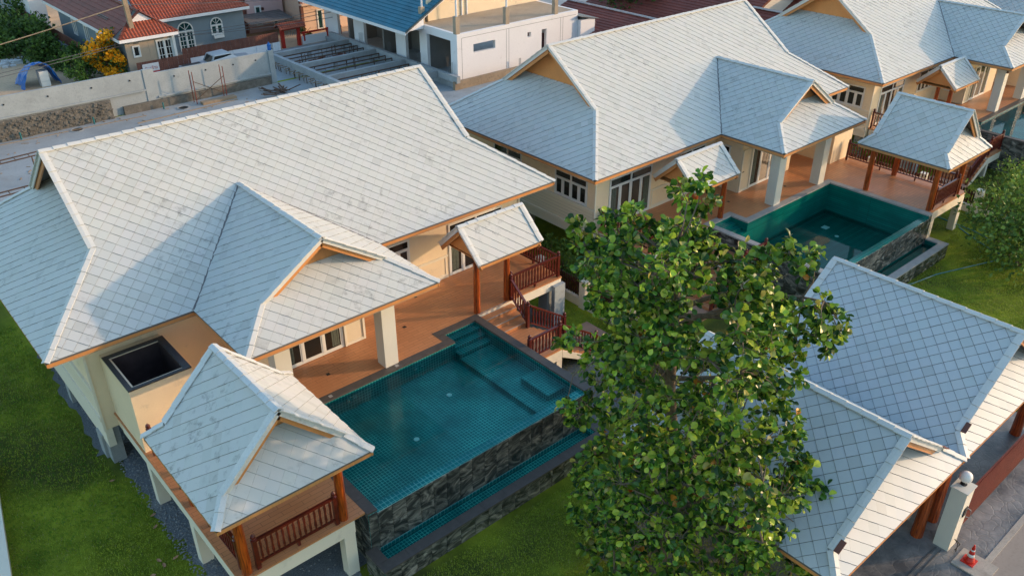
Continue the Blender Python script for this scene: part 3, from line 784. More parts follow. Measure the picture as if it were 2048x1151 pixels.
def rails(nm, dx):
    g = 'dark red balustrades of the villa terraces'
    L = lambda s: s % nm
    balustrade(L('dark red balustrade along the deck edge over the grey pier, %s'), (15.08, -1.84, ZD), (17.5, -1.84, ZD), group=g)
    balustrade(L('dark red balustrade at the far right end of the deck, %s'), (17.5, -1.7, ZD), (17.5, .85, ZD), (0, 1), group=g)
    balustrade(L('sloping dark red handrail beside the upper stairs, %s'), (14.95, -1.98, ZD), (14.9, -2.98, .6), group=g, mid=0)
    balustrade(L('sloping dark red handrail at the back of the lower stairs, %s'), (15.02, -2.98, .58), (16.8, -2.98, G+.02), (0, 1), group=g, mid=0)
    balustrade(L('level dark red balustrade across the stair landing, %s'), (13.46, -4.66, .6), (14.88, -4.66, .6), group=g, mid=0)
    balustrade(L('sloping dark red handrail at the front of the lower stairs, %s'), (15.0, -4.66, .58), (16.8, -4.66, G+.02), (0, 1), group=g, mid=0)
    balustrade(L('dark red balustrade across the front of the gazebo, %s'), (2.0+dx, -7.48, ZD), (4.2+dx, -7.48, ZD), group=g)
    balustrade(L('long dark red balustrade on the outer side of the gazebo deck, %s'), (1.68+dx*.9, -7.2, ZD), (1.68+dx*.9, -1.75, ZD), group=g)

PC = {}
def panel_mesh(wd, ht, th):
    k = (round(wd,3), round(ht,3), th)
    if k not in PC:
        me = bpy.data.meshes.new('stone_panel'); c = .008
        v = [(0,0,0),(wd,0,0),(wd,0,ht),(0,0,ht),(c,-th,c),(wd-c,-th,c),(wd-c,-th,ht-c),(c,-th,ht-c)]
        me.from_pydata(v, [], [(4,5,6,7),(0,1,5,4),(1,2,6,5),(2,3,7,6),(3,0,4,7)])
        me.materials.append(MATS['swirl_stone']); PC[k] = me
    return PC[k]
def clad(parent, x0, x1, y, z0, z1, wd, rows, out=-1, axis='y', r=random.Random(3)):
    n = max(1, round((x1-x0)/wd)); wd = (x1-x0)/n; ht = (z1-z0)/rows
    for j in range(rows):
        for i in range(n):
            me = panel_mesh(wd-.004, ht-.004, .02)
            x = x0+i*wd; z = z0+j*ht
            o = bpy.data.objects.new('stone_panel', me); COL.objects.link(o); o.parent = parent
            if axis == 'y':
                p = P(x if not MIR else x+wd, y, z); rot = Matrix.Identity(3)
            else:
                ps = out if not MIR else -out
                if ps > 0: p = P(y, x, z); rot = Matrix.Rotation(R(90), 3, 'Z')
                else: p = P(y, x+wd, z); rot = Matrix.Rotation(R(-90), 3, 'Z')
            o.matrix_local = Matrix.Translation(p + Vector((0, 0, .002)) - rootloc(parent)) @ (rot @ Matrix.Rotation(r.gauss(0,.002), 3, 'Z')).to_4x4()
def coping_run(parent, x0, y0, x1, y1, z0, z1, m, step=.6):
    """row of coping slabs over a rectangle, split along its long side"""
    lx, ly = abs(x1-x0), abs(y1-y0); r = random.Random(int(x0*91+y0*17))
    n = max(1, round(max(lx, ly)/step))
    for i in range(n):
        h = z1 + r.uniform(-.002, .002)
        if lx >= ly: b = (x0+(x1-x0)*i/n+.002, y0, z0, x0+(x1-x0)*(i+1)/n-.002, y1, h)
        else: b = (x0, y0+(y1-y0)*i/n+.002, z0, x1, y0+(y1-y0)*(i+1)/n-.002, h)
        MB().box(*b).build('coping_slab', m, parent)
def pool(label, X0, X1, XN, YB, YN, tile, cop, floor, water, shelf, trough_x0, jets=True, edge=None):
    root = thing('swimming_pool', label, 'pool', ((X0+X1)/2, -5, G), 'infinity pools in front of the villas')
    w = .3; YF = -7.72; zc = ZD; full = edge is None; edge = water-.012 if full else edge
    IX0, IX1 = X0+w, X1-w
    # structure
    q = MB()
    q.box(X0+.03, YF+.001, G, IX0, YB-w-.002, zc-.06); q.box(IX1, YF+.001, G, X1-.03, YN-w, zc-.06)
    q.box(X0+.03, YB-w, G, XN+w, YB-.03, zc-.06); q.box(XN+.03, YB-.03+.001, G, XN+w, YN-.03, zc-.06); q.box(XN+w, YN-w, G, X1-.03, YN-.03, zc-.06)
    q.build('pool_wall', tile, root)
    q = MB(); q.box(IX0, YF+.3, floor-.2, IX1, YN-w, floor); q.build('pool_floor', tile, root)
    MB().box(IX0-.001+.002, YF, G, IX1-.001, YF+.3, edge).build('overflow_edge', 'pool_tile_edge' if tile == 'pool_tile' else tile, root)
    if shelf:
        MB().box(XN+w, YF+.3, floor+.001, IX1-.001, YN-w-.9, shelf).build('shallow_shelf', tile, root)
        MB().box(IX1-.75, YF+.9, shelf+.001, IX1-.002, YF+2.2, shelf+.22).build('underwater_bench', tile, root)
    top = edge-.06
    for i in range(3):
        MB().box(XN+w+.001, YN-w-.3*(i+1), floor+.002+i*.001, IX1-.001, YN-w-.3*i-.001, top-.12*i).build('underwater_step', tile, root)
    # coping
    coping_run(root, X0, YF, IX0+.01, YB-w, zc-.06, zc+.006, cop)
    coping_run(root, X0, YB-w+.003, XN+w+.01, YB+.0, zc-.06, zc+.008, cop)
    coping_run(root, XN, YB+.003, XN+w+.01, YN-w, zc-.06, zc+.006, cop)
    coping_run(root, XN, YN-w+.003, X1, YN, zc-.06, zc+.008, cop)
    coping_run(root, IX1-.01, YF, X1, YN-w, zc-.06, zc+.006, cop)
    # stone cladding
    if tile == 'pool_tile': clad(root, IX0, IX1, YF-.001, -.1, edge-.02, .46, 2)
    else: clad(root, IX0, IX1, YF-.001, -.1, edge-.02, .6, 2)
    clad(root, YF+.01, YN-.05, X1-.028, G, zc-.07, .62, 3, out=1, axis='x')
    clad(root, YF+.01, YB-.4, X0+.028, G, zc-.07, .46, 3, out=-1, axis='x')
    clad(root, X0+.03, IX0, YF-.001, G, zc-.07, .3, 3); clad(root, IX1, X1-.03, YF-.001, G, zc-.07, .3, 3)
    # water
    q = MB(); ye = YF if full else YF+.301; q.add([(IX0, ye, water), (IX1, ye, water), (IX1, YN-w, water), (XN+w, YN-w, water), (XN+w, YB-w, water), (IX0, YB-w, water)], [(0,1,2,3,4,5)])
    q.build('water', 'pool_water', root)
    # overflow trough
    ty0, ty1 = YF-.95, YF-.02; tz = .06; tx0 = trough_x0; tx1 = X1
    tr = MB(); tr.box(tx0+.03, ty0+.03, G, tx1-.03, ty0+.33, tz-.05); tr.box(tx0+.03, ty0+.33, G, tx0+.33, ty1, tz-.05); tr.box(tx1-.33, ty0+.33, G, tx1-.03, ty1, tz-.05)
    tr.box(tx0+.33, ty0+.33, G, tx1-.33, ty1, -.3)
    t_ = tr.build('overflow_trough', tile, root)
    coping_run(t_, tx0, ty0, tx1, ty0+.34, tz-.05, tz, cop, .9); coping_run(t_, tx0, ty0+.343, tx0+.34, ty1, tz-.05, tz, cop); coping_run(t_, tx1-.34, ty0+.343, tx1, ty1, tz-.05, tz, cop)
    clad(t_, tx0+.03, tx1-.03, ty0+.028, G, tz-.055, .5, 1 if False else 2); clad(t_, ty0+.05, ty1, tx1-.028, G, tz-.055, .45, 1, out=1, axis='x'); clad(t_, ty0+.05, ty1, tx0+.028, G, tz-.055, .45, 1, out=-1, axis='x')
    MB().add([(tx0+.33, ty0+.33, -.16), (tx1-.33, ty0+.33, -.16), (tx1-.33, ty1, -.16), (tx0+.33, ty1, -.16)], [(0,1,2,3)]).build('trough_water', 'pool_water', t_)
    # fittings
    if jets:
        for fx in (X0+2.4, X0+5.0):
            MB().lathe((fx, YB-w-.6, 0), [(0,0)], 3) if False else None
            o = MB().tube([(fx, YB-w-.001, .98), (fx, YB-w-.04, .98)], .06, 12).build('pool_light', 'chrome', root)
            o = MB().tube([(fx+.25, YB-w-.001, .99), (fx+.25, YB-w-.03, .99)], .03, 10).build('water_jet', 'chrome', root)
        for (fx, fy) in ((X0+3.2, -5.4), (X0+5.3, -4.3)):
            MB().lathe((fx, fy, floor+.001), [(.09,0),(.09,.012),(.05,.02)], 14).build('floor_drain', 'white_plastic', root)
        MB().box(IX0+.55, YF+.62, floor+.001, IX0+.85, YF+.9, floor+.02).build('drain_grate', 'pool_tile_edge', root)
        for (cx, cy) in ((X0+1.9, YB-.15), (X0+4.4, YB-.15)):
            MB().box(cx-.06, cy-.06, zc+.0085, cx+.06, cy+.06, zc+.014).build('skimmer_lid', 'coping_pale', root)
    else:
        MB().box(X0+1.6, -3.9, floor+.001, X0+1.95, -3.6, floor+.02).build('drain_grate', 'white_plastic', root)
        MB().lathe((X0+2.2, -4.6, floor+.001), [(.1,0),(.1,.012),(.05,.02)], 14).build('floor_drain', 'white_plastic', root)
    return root
def gazebo(label, dx, capm):
    root = thing('gazebo', label, 'gazebo', (3.05+dx, -6.0, ZD), 'open gazebos on the terraces')
    x0, x1, y0, y1, ze = 1.04+dx, 5.12+dx, -8.1, -3.85, 3.65
    roof, T, zr = hipgable(root, x0, y0, x1, y1, ze, 'y', .48, .48, .99, 'roof_tile_mossy' if dx == 0 else 'roof_tile', capm=capm, overhang=.62, limit=300, gmat='gable_wood', wood='fascia_orange', fasc='gable_wood', phase=(.02, .1))
    MB().box(x0+.1, y0+.1, ze-.20, x1-.1, y1-.1, ze-.17).build('ceiling', 'soffit', root)
    for (px, py) in ((1.72, -7.42), (4.42, -7.42), (1.72, -4.35), (4.42, -4.35)):
        MB().lathe((px+dx, py, ZD), [(.13,0),(.125,1.2),(.115,2.18)], 12).build('post', 'post_wood', root, smooth=False)
    q = MB(); q.box(1.62+dx, -7.5, 3.3, 4.52+dx, -7.36, 3.47); q.box(1.62+dx, -4.42, 3.3, 4.52+dx, -4.28, 3.47); q.box(1.65+dx, -7.36, 3.3, 1.79+dx, -4.42, 3.47); q.box(4.35+dx, -7.36, 3.3, 4.49+dx, -4.42, 3.47)
    q.build('beam', 'fascia_orange', root)
    return root
def canopy(label, x0, x1, y0, y1, ze, posts, tilem):
    root = thing('entrance_canopy', label, 'canopy', ((x0+x1)/2, (y0+y1)/2, ZD), 'small gabled canopies over the stair heads')
    roof, T, zr = hipgable(root, x0, y0, x1, y1, ze, 'x', 0, 0, .93, tilem, hips=(0,0), limit=300, gmat='gable_paint', overhang=.2, phase=(.1,.1))
    MB().box(x0+.3, y0+.1, ze-.15, x1-.15, y1-.1, ze-.12).build('ceiling', 'gable_paint', root)
    for (px, py) in posts:
        MB().lathe((px, py, ZD), [(.125,0),(.12,1.0),(.11,ze-.16-ZD)], 12).build('post', 'post_wood', root)
    return root
LOBES = [(9.49,-11.76,9.97,0.28),(9.61,-14.05,1.3,0.55),(9.2,-12.28,5.51,0.55),(8.95,-12.85,0.64,0.55),(11.49,-14.64,9.5,0.28),(9.77,-15.37,4.76,0.55),(13.25,-13.41,1.22,0.55),(10.58,-14.82,6.64,0.55),(12.25,-13.87,5.28,0.55),(10.08,-14.49,7.53,0.55),(11.74,-13.46,6.24,0.55),(8.99,-12.96,6.04,0.55),(10.48,-11.77,4.59,0.55),(9.11,-13.53,9.8,0.55),(10.75,-12.31,8.73,0.55),(9.27,-13.64,3.64,0.55),(11.44,-12.06,1.15,0.55),(11.21,-15.34,5.33,0.55),(9.65,-12.47,9.44,0.55),(11.58,-15.7,0.6,0.41),(10.37,-15.15,3.09,0.55),(11.99,-14.25,1.31,0.55),(10.06,-12.98,9.91,0.45),(8.92,-12.29,2.37,0.55),(9.97,-11.38,1.01,0.55),(12.01,-14.58,6.95,0.47),(9.67,-13.63,9.26,0.55),(10.64,-12.95,8.62,0.55),(8.71,-13.93,9.68,0.55),(11.86,-11.61,7.52,0.55),(10.38,-13.02,10.83,0.28),(9.01,-12.32,9.3,0.55),(10.69,-10.89,8.12,0.55),(11.29,-15.75,3.91,0.55),(12.33,-15.25,2.91,0.55),(8.63,-13.02,1.82,0.55),(8.74,-13.76,5.19,0.55),(11.43,-11.74,2.33,0.55),(10.39,-15.13,4.79,0.55),(13.41,-13.47,1.88,0.55),(9.76,-15.15,6.54,0.55),(13.2,-13.16,3.52,0.55),(12.47,-15.42,2.4,0.54),(9.34,-12.12,3.57,0.49),(9.83,-13.86,6.24,0.55),(10.82,-13.19,5.34,0.55),(9.45,-14.93,7.45,0.55),(12.35,-13.16,5.06,0.55),(11.45,-15.05,6.14,0.28),(12.22,-15.84,2.24,0.28),(11.35,-14.84,8.44,0.34),(10.72,-14.15,-0.19,0.34),(9.24,-14.46,2.78,0.55),(10.99,-13.31,0.63,0.55),(9.03,-13.48,2.45,0.55),(9.6,-14.42,4.4,0.55),(11.11,-13.44,2.8,0.55),(8.86,-13.12,2.12,0.55),(10.37,-15.16,5.75,0.55),(13.38,-13.5,3.06,0.55),(10.13,-14.25,1.19,0.55),(11.59,-14.69,7.72,0.55),(9.23,-12.22,0.3,0.55),(9.18,-12.94,8.55,0.55),(10.1,-12.21,7.86,0.55),(11.54,-14.37,-0.17,0.55),(12.27,-15.49,7.34,0.28),(8.79,-13.9,8.13,0.55),(10.9,-12.35,6.42,0.55),(8.59,-12.72,8.7,0.55),(9.92,-11.6,7.67,0.55),(11.87,-15.33,4.12,0.55),(10.29,-13.43,9.8,0.31),(10.26,-15.68,5.6,0.55),(13.35,-14.07,2.78,0.55),(11.64,-14.68,5.38,0.55),(8.88,-14.12,5.04,0.55),(11.14,-12.51,2.63,0.55),(8.59,-12.75,2.34,0.55),(8.97,-14.19,2.89,0.55),(12.13,-15.25,8.38,0.28),(10.12,-14.7,8.91,0.55),(12.08,-13.53,7.59,0.55),(10.74,-15.01,6.76,0.55),(12.37,-14.12,5.46,0.55),(10.46,-14.75,5.29,0.55),(12.84,-13.38,3.1,0.55),(12.63,-15.85,3.1,0.28),(8.62,-13.25,8.01,0.55),(10.06,-12.1,6.81,0.55),(10.2,-15.69,4.0,0.55),(12.74,-14.37,1.36,0.55),(8.89,-13.26,3.49,0.55),(11.2,-11.45,0.72,0.55),(11.84,-14.96,8.19,0.31),(9.52,-13.08,0.61,0.55),(10.5,-15.58,2.33,0.55),(12.12,-14.75,0.49,0.55),(8.46,-13.77,7.64,0.55),(10.49,-12.21,5.85,0.55),(9.11,-12.14,3.08,0.55),(10.49,-10.96,1.41,0.55),(8.71,-12.08,9.32,0.55),(11.73,-15.27,-0.19,0.28),(10.76,-15.34,2.62,0.55),(12.24,-14.57,1.0,0.55),(9.79,-14.46,6.44,0.55),(12.45,-12.78,4.1,0.55),(9.42,-11.8,8.62,0.55),(9.57,-11.8,3.88,0.28),(9.0,-13.39,4.0,0.55),(10.46,-12.27,2.33,0.55),(9.79,-14.03,2.86,0.55),(10.91,-13.28,1.56,0.55),(9.26,-11.66,8.1,0.4),(9.43,-11.45,7.26,0.29),(8.88,-13.5,6.38,0.55),(10.87,-11.98,4.48,0.55),(11.76,-14.9,9.48,0.28),(9.38,-11.46,-0.13,0.28),(9.1,-12.2,6.3,0.55),(10.2,-14.47,4.4,0.55),(12.03,-13.36,2.57,0.55),(9.23,-13.65,8.81,0.55),(11.78,-11.78,6.95,0.55),(9.41,-12.44,4.37,0.44),(9.48,-14.36,5.23,0.55),(11.97,-12.73,2.74,0.55),(10.48,-13.62,9.15,0.35),(8.6,-12.87,7.25,0.55),(10.21,-11.53,5.8,0.55),(9.07,-11.34,1.46,0.28),(9.49,-14.09,4.04,0.55),(10.92,-13.12,2.47,0.55),(9.33,-11.22,5.85,0.28),(11.23,-15.85,2.13,0.55),(13.31,-14.88,-0.15,0.55),(10.31,-15.12,7.71,0.55),(12.89,-13.68,5.78,0.55),(10.72,-14.3,9.19,0.45),(9.0,-13.43,7.57,0.55),(11.72,-11.36,5.28,0.55),(11.78,-14.74,6.44,0.5),(9.54,-12.12,9.71,0.36),(9.43,-14.75,4.23,0.55),(12.78,-12.65,0.6,0.55),(9.04,-12.72,2.41,0.55),(10.91,-11.19,0.02,0.55),(9.6,-14.84,6.35,0.55),(12.92,-12.8,3.34,0.55),(11.86,-15.31,7.67,0.28),(8.97,-12.66,6.41,0.55),(9.94,-11.86,5.5,0.55),(10.64,-15.78,3.31,0.55),(12.77,-14.72,1.06,0.55),(11.68,-16.16,1.56,0.55),(9.18,-11.31,9.23,0.28),(10.17,-14.47,9.15,0.55),(10.13,-15.02,8.21,0.55),(12.61,-13.6,6.42,0.55),(11.84,-15.28,5.36,0.28),(9.56,-11.38,5.39,0.28),(11.76,-15.08,6.46,0.28),(9.5,-12.99,9.68,0.55),(10.89,-11.93,8.79,0.55),(8.75,-13.05,9.06,0.55),(11.12,-11.14,7.32,0.55),(9.25,-13.66,8.1,0.55),(11.11,-12.32,6.65,0.55),(9.65,-15.04,7.14,0.55),(11.45,-13.98,5.64,0.55),(8.89,-13.23,9.24,0.55),(10.2,-12.2,8.31,0.55),(9.24,-13.98,3.49,0.55),(11.42,-12.46,0.95,0.55),(8.92,-12.87,8.11,0.55),(10.94,-11.23,6.48,0.55),(9.47,-14.92,8.62,0.55),(11.86,-13.46,6.88,0.55),(9.65,-14.32,5.88,0.55),(12.53,-12.45,3.19,0.55),(9.12,-11.57,6.84,0.39),(9.8,-14.08,7.04,0.55),(11.5,-12.96,5.62,0.55),(8.87,-13.52,8.35,0.55),(11.21,-11.74,6.51,0.55),(9.22,-14.12,7.63,0.55),(11.56,-12.51,5.71,0.55),(9.2,-11.46,4.92,0.28),(10.82,-15.66,1.7,0.55),(8.54,-13.37,7.57,0.55),(11.29,-11.18,5.16,0.55),(9.12,-11.88,9.46,0.33),(8.95,-11.05,9.55,0.28),(10.31,-14.63,3.16,0.55),(12.11,-13.56,1.19,0.55),(12.0,-15.09,7.83,0.44),(9.76,-13.27,9.69,0.55),(11.32,-12.13,8.71,0.55),(12.68,-15.54,1.08,0.5),(9.02,-11.08,6.7,0.28),(9.93,-14.41,2.94,0.55),(9.8,-14.44,5.46,0.55),(12.29,-12.87,3.08,0.55),(11.48,-14.27,8.14,0.55),(12.72,-16.03,-0.1,0.33),(10.26,-12.46,9.66,0.3),(11.22,-14.28,9.44,0.28),(9.21,-13.76,8.54,0.55),(11.8,-11.9,6.59,0.55),(12.22,-15.27,4.53,0.31),(9.31,-11.56,0.86,0.39),(9.94,-12.16,9.71,0.28),(9.43,-11.91,7.3,0.55),(9.31,-14.19,6.27,0.55),(12.51,-12.01,3.29,0.55),(10.37,-14.61,7.05,0.55),(11.75,-13.78,5.94,0.55),(9.45,-11.4,6.26,0.55),(9.19,-12.12,7.14,0.55),(10.31,-14.97,8.4,0.55),(12.78,-13.56,6.67,0.55),(9.16,-11.25,2.5,0.28),(8.84,-13.7,3.42,0.55),(11.67,-11.59,0.01,0.55),(12.07,-15.63,4.14,0.28),(9.12,-12.34,9.58,0.55),(10.35,-11.31,8.76,0.55),(9.17,-11.12,8.63,0.28),(9.12,-13.07,6.58,0.55),(10.92,-11.66,4.93,0.55),(9.98,-15.8,5.06,0.55),(13.71,-13.86,1.41,0.55),(9.48,-13.51,4.96,0.55),(10.99,-12.42,3.42,0.55),(9.61,-13.62,1.46,0.55),(10.49,-13.08,10.41,0.28),(10.14,-14.41,8.6,0.55),(12.2,-13.14,7.18,0.55),(9.71,-13.78,4.7,0.55),(11.57,-12.49,2.79,0.55),(9.23,-12.67,5.23,0.55),(9.48,-14.94,5.61,0.55),(11.82,-13.51,3.34,0.55),(9.44,-15.07,4.77,0.55),(13.05,-12.91,1.01,0.55),(9.31,-13.05,4.83,0.55),(10.59,-12.05,3.48,0.55),(8.8,-14.08,7.93,0.55),(11.33,-12.27,5.84,0.55),(10.77,-13.3,9.32,0.28),(9.27,-13.17,8.75,0.55),(11.25,-11.65,7.31,0.55),(9.09,-13.29,1.69,0.55),(9.3,-12.83,4.17,0.55),(11.27,-11.27,1.99,0.55),(8.83,-11.02,4.76,0.28),(9.88,-13.89,9.17,0.55),(11.63,-12.72,8.02,0.55),(11.33,-15.61,3.19,0.55),(12.48,-15.05,2.02,0.55),(10.31,-12.8,10.32,0.28),(9.16,-12.31,8.72,0.55),(10.28,-11.36,7.89,0.55),(9.06,-12.13,6.85,0.55),(9.72,-11.56,6.26,0.55),(10.72,-13.77,8.76,0.53),(9.5,-12.94,5.15,0.55),(10.22,-12.38,4.42,0.55),(9.15,-10.93,6.07,0.28),(11.67,-15.03,7.47,0.28),(9.67,-15.01,8.21,0.55),(11.9,-13.69,6.54,0.55),(9.54,-11.78,7.59,0.55),(8.82,-11.23,9.22,0.28),(8.75,-14.12,3.44,0.55),(9.42,-11.53,3.31,0.28),(12.72,-15.97,0.94,0.28),(9.86,-11.83,9.87,0.28),(9.11,-11.49,7.73,0.28),(8.96,-13.39,8.65,0.55),(10.58,-12.15,7.42,0.55),(8.77,-12.86,7.52,0.55),(9.95,-11.89,6.5,0.55),(11.7,-15.48,8.28,0.42),(8.44,-13.26,4.12,0.55),(10.05,-11.96,2.21,0.55),(10.15,-15.14,3.68,0.55),(12.55,-13.79,1.12,0.55),(10.21,-15.1,7.41,0.55),(13.02,-13.52,5.22,0.55),(9.0,-14.43,6.02,0.55),(11.88,-12.49,3.21,0.55),(9.04,-10.67,6.31,0.28),(8.8,-14.04,6.79,0.55),(10.67,-12.69,5.05,0.55),(12.18,-15.56,8.11,0.28),(9.31,-13.69,1.15,0.55),(9.32,-11.5,9.82,0.28),(9.66,-15.17,5.13,0.55),(13.1,-13.16,1.7,0.55),(9.4,-11.27,8.34,0.28),(10.25,-14.63,8.36,0.55),(12.54,-13.26,6.75,0.55),(12.03,-14.9,6.86,0.28),(9.3,-14.16,7.14,0.55),(11.3,-12.79,5.42,0.55),(10.41,-15.15,8.18,0.55),(11.95,-14.3,7.08,0.55),(11.06,-14.32,8.69,0.39),(10.36,-14.53,0.93,0.55),(9.73,-11.6,4.41,0.28),(11.56,-15.03,0.29,0.55),(10.16,-15.98,3.24,0.55),(13.02,-14.55,0.09,0.55),(9.42,-14.53,7.68,0.55),(11.07,-13.46,6.35,0.55),(11.53,-14.91,9.24,0.28),(10.69,-14.91,8.47,0.55),(12.02,-14.18,7.57,0.55),(9.11,-11.64,2.18,0.43),(12.5,-16.23,0.74,0.28),(10.6,-12.95,9.01,0.55),(9.07,-12.48,2.81,0.55),(10.33,-11.43,1.26,0.55),(8.54,-13.11,8.86,0.55),(10.84,-11.23,7.1,0.55),(9.6,-11.62,9.52,0.43),(10.02,-15.45,5.71,0.55),(12.06,-14.34,3.83,0.55),(10.64,-15.15,1.72,0.55),(12.22,-14.3,-0.12,0.55),(8.88,-13.54,6.73,0.55),(11.73,-11.38,4.09,0.55),(10.89,-15.63,3.93,0.55),(12.76,-14.7,2.08,0.55),(10.68,-12.84,9.42,0.48),(10.3,-15.48,4.24,0.55),(12.39,-14.37,2.13,0.55),(12.17,-15.7,7.81,0.28),(9.98,-14.16,6.51,0.55),(12.76,-12.37,4.11,0.55),(9.05,-12.79,6.73,0.55),(10.99,-11.22,4.97,0.55),(9.6,-14.02,4.46,0.55),(11.59,-12.67,2.36,0.55),(8.67,-13.59,9.83,0.55),(11.11,-11.72,8.19,0.55),(12.23,-15.47,1.78,0.55),(9.2,-11.08,4.31,0.28),(10.25,-12.69,10.62,0.28),(11.4,-14.22,8.97,0.28),(11.03,-13.66,8.89,0.28),(10.67,-15.03,6.43,0.55),(10.53,-15.18,2.34,0.55),(12.24,-14.25,0.4,0.55),(10.55,-12.79,9.92,0.28),(12.52,-15.39,3.21,0.36),(11.12,-13.92,9.19,0.28),(8.85,-13.4,8.01,0.55),(11.35,-11.47,5.96,0.55)]
# ------------------------------------------------------------------ ground and setting
setframe(0, 0, False)
def sheet(name, x0, y0, x1, y1, z, m, **kw):
    return MB().add([(x0,y0,z),(x1,y0,z),(x1,y1,z),(x0,y1,z)], [(0,1,2,3)]).build(name, m, None, kind=kw.pop('kind', 'structure'), **kw)
sheet('ground', -300, -300, 400, 400, G, 'grass')
sheet('street', -60, -60, 120, -18.62, G+.004, 'street_concrete')
sheet('driveway', 10.9, -17.6, 25.2, -10.9, G+.006, 'stamped')
sheet('driveway_apron', 5, -18.62, 60, -17.6, G+.008, 'stamped')
sheet('service_lane', -40, 17.5, 33.5, 34.8, G+.004, 'concrete_lane')
sheet('dirt_lot', -60, 35, 14.9, 90, G+.004, 'dirt')
sheet('yard_paving', 14.9, 35.1, 70, 43, G+.008, 'concrete')
sheet('house_yard', 14.9, 43, 90, 110, G+.006, 'dirt')
MB().box(5, -18.78, G-.1, 60, -18.621, G+.03).build('kerb', 'kerb', None, kind='structure')
MB().box(16.95, -19.0, G-.1, 17.75, -18.05, G+.05).build('kerb_island', 'kerb', None, kind='structure')
q = MB().bar((5, -17.52, G+.02), (17.2, -17.52, G+.02), .05, .03).bar((5, -17.66, G+.02), (17.2, -17.66, G+.02), .03, .02); q.build('gate_track', 'rebar_grey', None, label='steel gate track set in the dark driveway', cat='gate track')
def gravel_strip():
    r = random.Random(21); pts = []
    # irregular strip round the piers of the first villa
    left = [(x, y) for x, y in ((1.25,10.5),(1.05,9),(1.1,7.5),(.95,6),(1.0,4.5),(.9,3),(.85,1.9),(1.4,1.2),(1.2,.3),(1.3,-1),(1.2,-2.2),(1.4,-3.4),(1.35,-4.6),(1.5,-5.8),(1.4,-7),(1.7,-8.1),(2.6,-8.3),(3.6,-8.15),(4.6,-8.2))]
    out = []
    for (ax, ay), (bx, by) in zip(left, left[1:]):
        for k in range(5): out.append((ax+(bx-ax)*k/5 + r.uniform(-.09,.09), ay+(by-ay)*k/5 + r.uniform(-.06,.06)))
    out += [(4.6, -7.5), (17.3, -7.5), (17.3, 10.5)]
    MB().add([(x, y, G+.012) for x, y in out], [tuple(range(len(out)))]).build('gravel_bed', 'gravel', None, kind='structure')
    # pebbles
    v = []; f = []
    for k in range(5200):
        y = r.uniform(-8.1, 10); x = r.uniform(1.15, 2.4) if r.random() < .7 else r.uniform(1.2, 4.8)
        if x > 2.4 and y > -6.5: continue
        s = r.uniform(.012, .038); b = len(v); z = G+.012
        v += [(x-s, y-s*r.uniform(.5,1), z), (x+s, y-s*.6, z), (x+s*.7, y+s, z), (x-s, y+s*.7, z), (x+r.uniform(-.3,.3)*s, y, z+s*r.uniform(.7,1.2))]
        f += [(b,b+1,b+4),(b+1,b+2,b+4),(b+2,b+3,b+4),(b+3,b,b+4)]
    MB().add(v, f).build('gravel', 'pebble', None, kind='stuff', label='grey gravel strewn under the edge of the nearest villa', cat='gravel')
gravel_strip()
def tinted(name, v, f, cols, m, parent=None, **kw):
    """fast mesh with per-face tint"""
    base = rootloc(parent) if parent is not None else Vector((0,0,0))
    me = bpy.data.meshes.new(name); me.from_pydata([(x-base.x, y-base.y, z-base.z) for x, y, z in v], [], f); me.materials.append(MATS[m])
    ca = me.color_attributes.new('tint', 'FLOAT_COLOR', 'CORNER'); d = []
    for p, c in zip(f, cols): d += [c[0], c[1], c[2], 1]*len(p)
    ca.data.foreach_set('color', d)
    o = bpy.data.objects.new(name, me); COL.objects.link(o)
    if parent is not None: o.parent = parent
    return tag(o, kw.get('label'), kw.get('cat'), kw.get('group'), kw.get('kind'))
def grass(name, zones, label, seed):
    r = random.Random(seed); v = []; f = []; c = []
    for (x0, y0, x1, y1, n, test) in zones:
        for k in range(int(n*1.5)):
            x, y = r.uniform(x0, x1), r.uniform(y0, y1)
            if test and not test(x, y): continue
            tone = .5 + .5*math.sin(x*1.3 + math.sin(y*.9)*2)*math.cos(y*1.1 + x*.4)
            if y > -2 and x < 1.2 and r.random() < .35: tone = -1.3  # darker blades paint the shade on the upper left lawn
            for j in range(3):
                a = r.uniform(0, 6.283); h = r.uniform(.025, .06); l = r.uniform(.01, .05); wd = .009
                dx, dy = math.cos(a), math.sin(a); px, py = x + r.uniform(-.05,.05), y + r.uniform(-.05,.05); b = len(v)
                v += [(px-dy*wd, py+dx*wd, G), (px+dy*wd, py-dx*wd, G), (px+dx*l, py+dy*l, G+h)]
                f.append((b, b+1, b+2)); t = r.uniform(.75, 1.25)
                c.append(((.25+.13*tone)*t, (.34+.10*tone)*t, (.025+.012*tone)*t) if r.random() > .06 else (.32*t,.28*t,.12*t))
    return tinted(name, v, f, c, 'weed', kind='stuff', label=label, cat='grass')
nogravel = lambda x, y: x < .9 or (x < 1.15 and y < .3) or y < -9
grass('lawn_grass', [(-2.5, -9, 1.3, 12, 15000, nogravel), (1.0, -17, 14, -8.9, 22000, None), (15, -10, 18.6, 3, 7000, None)], 'short green lawn grass around the nearest villa', 1)
grass('lawn_grass', [(27, -17.2, 40, -8.9, 17000, None), (37, -9, 41, 3, 6000, None), (41, -16, 47, 3, 5000, None)], 'short bright green lawn grass in front of the middle villa and its garage', 2)
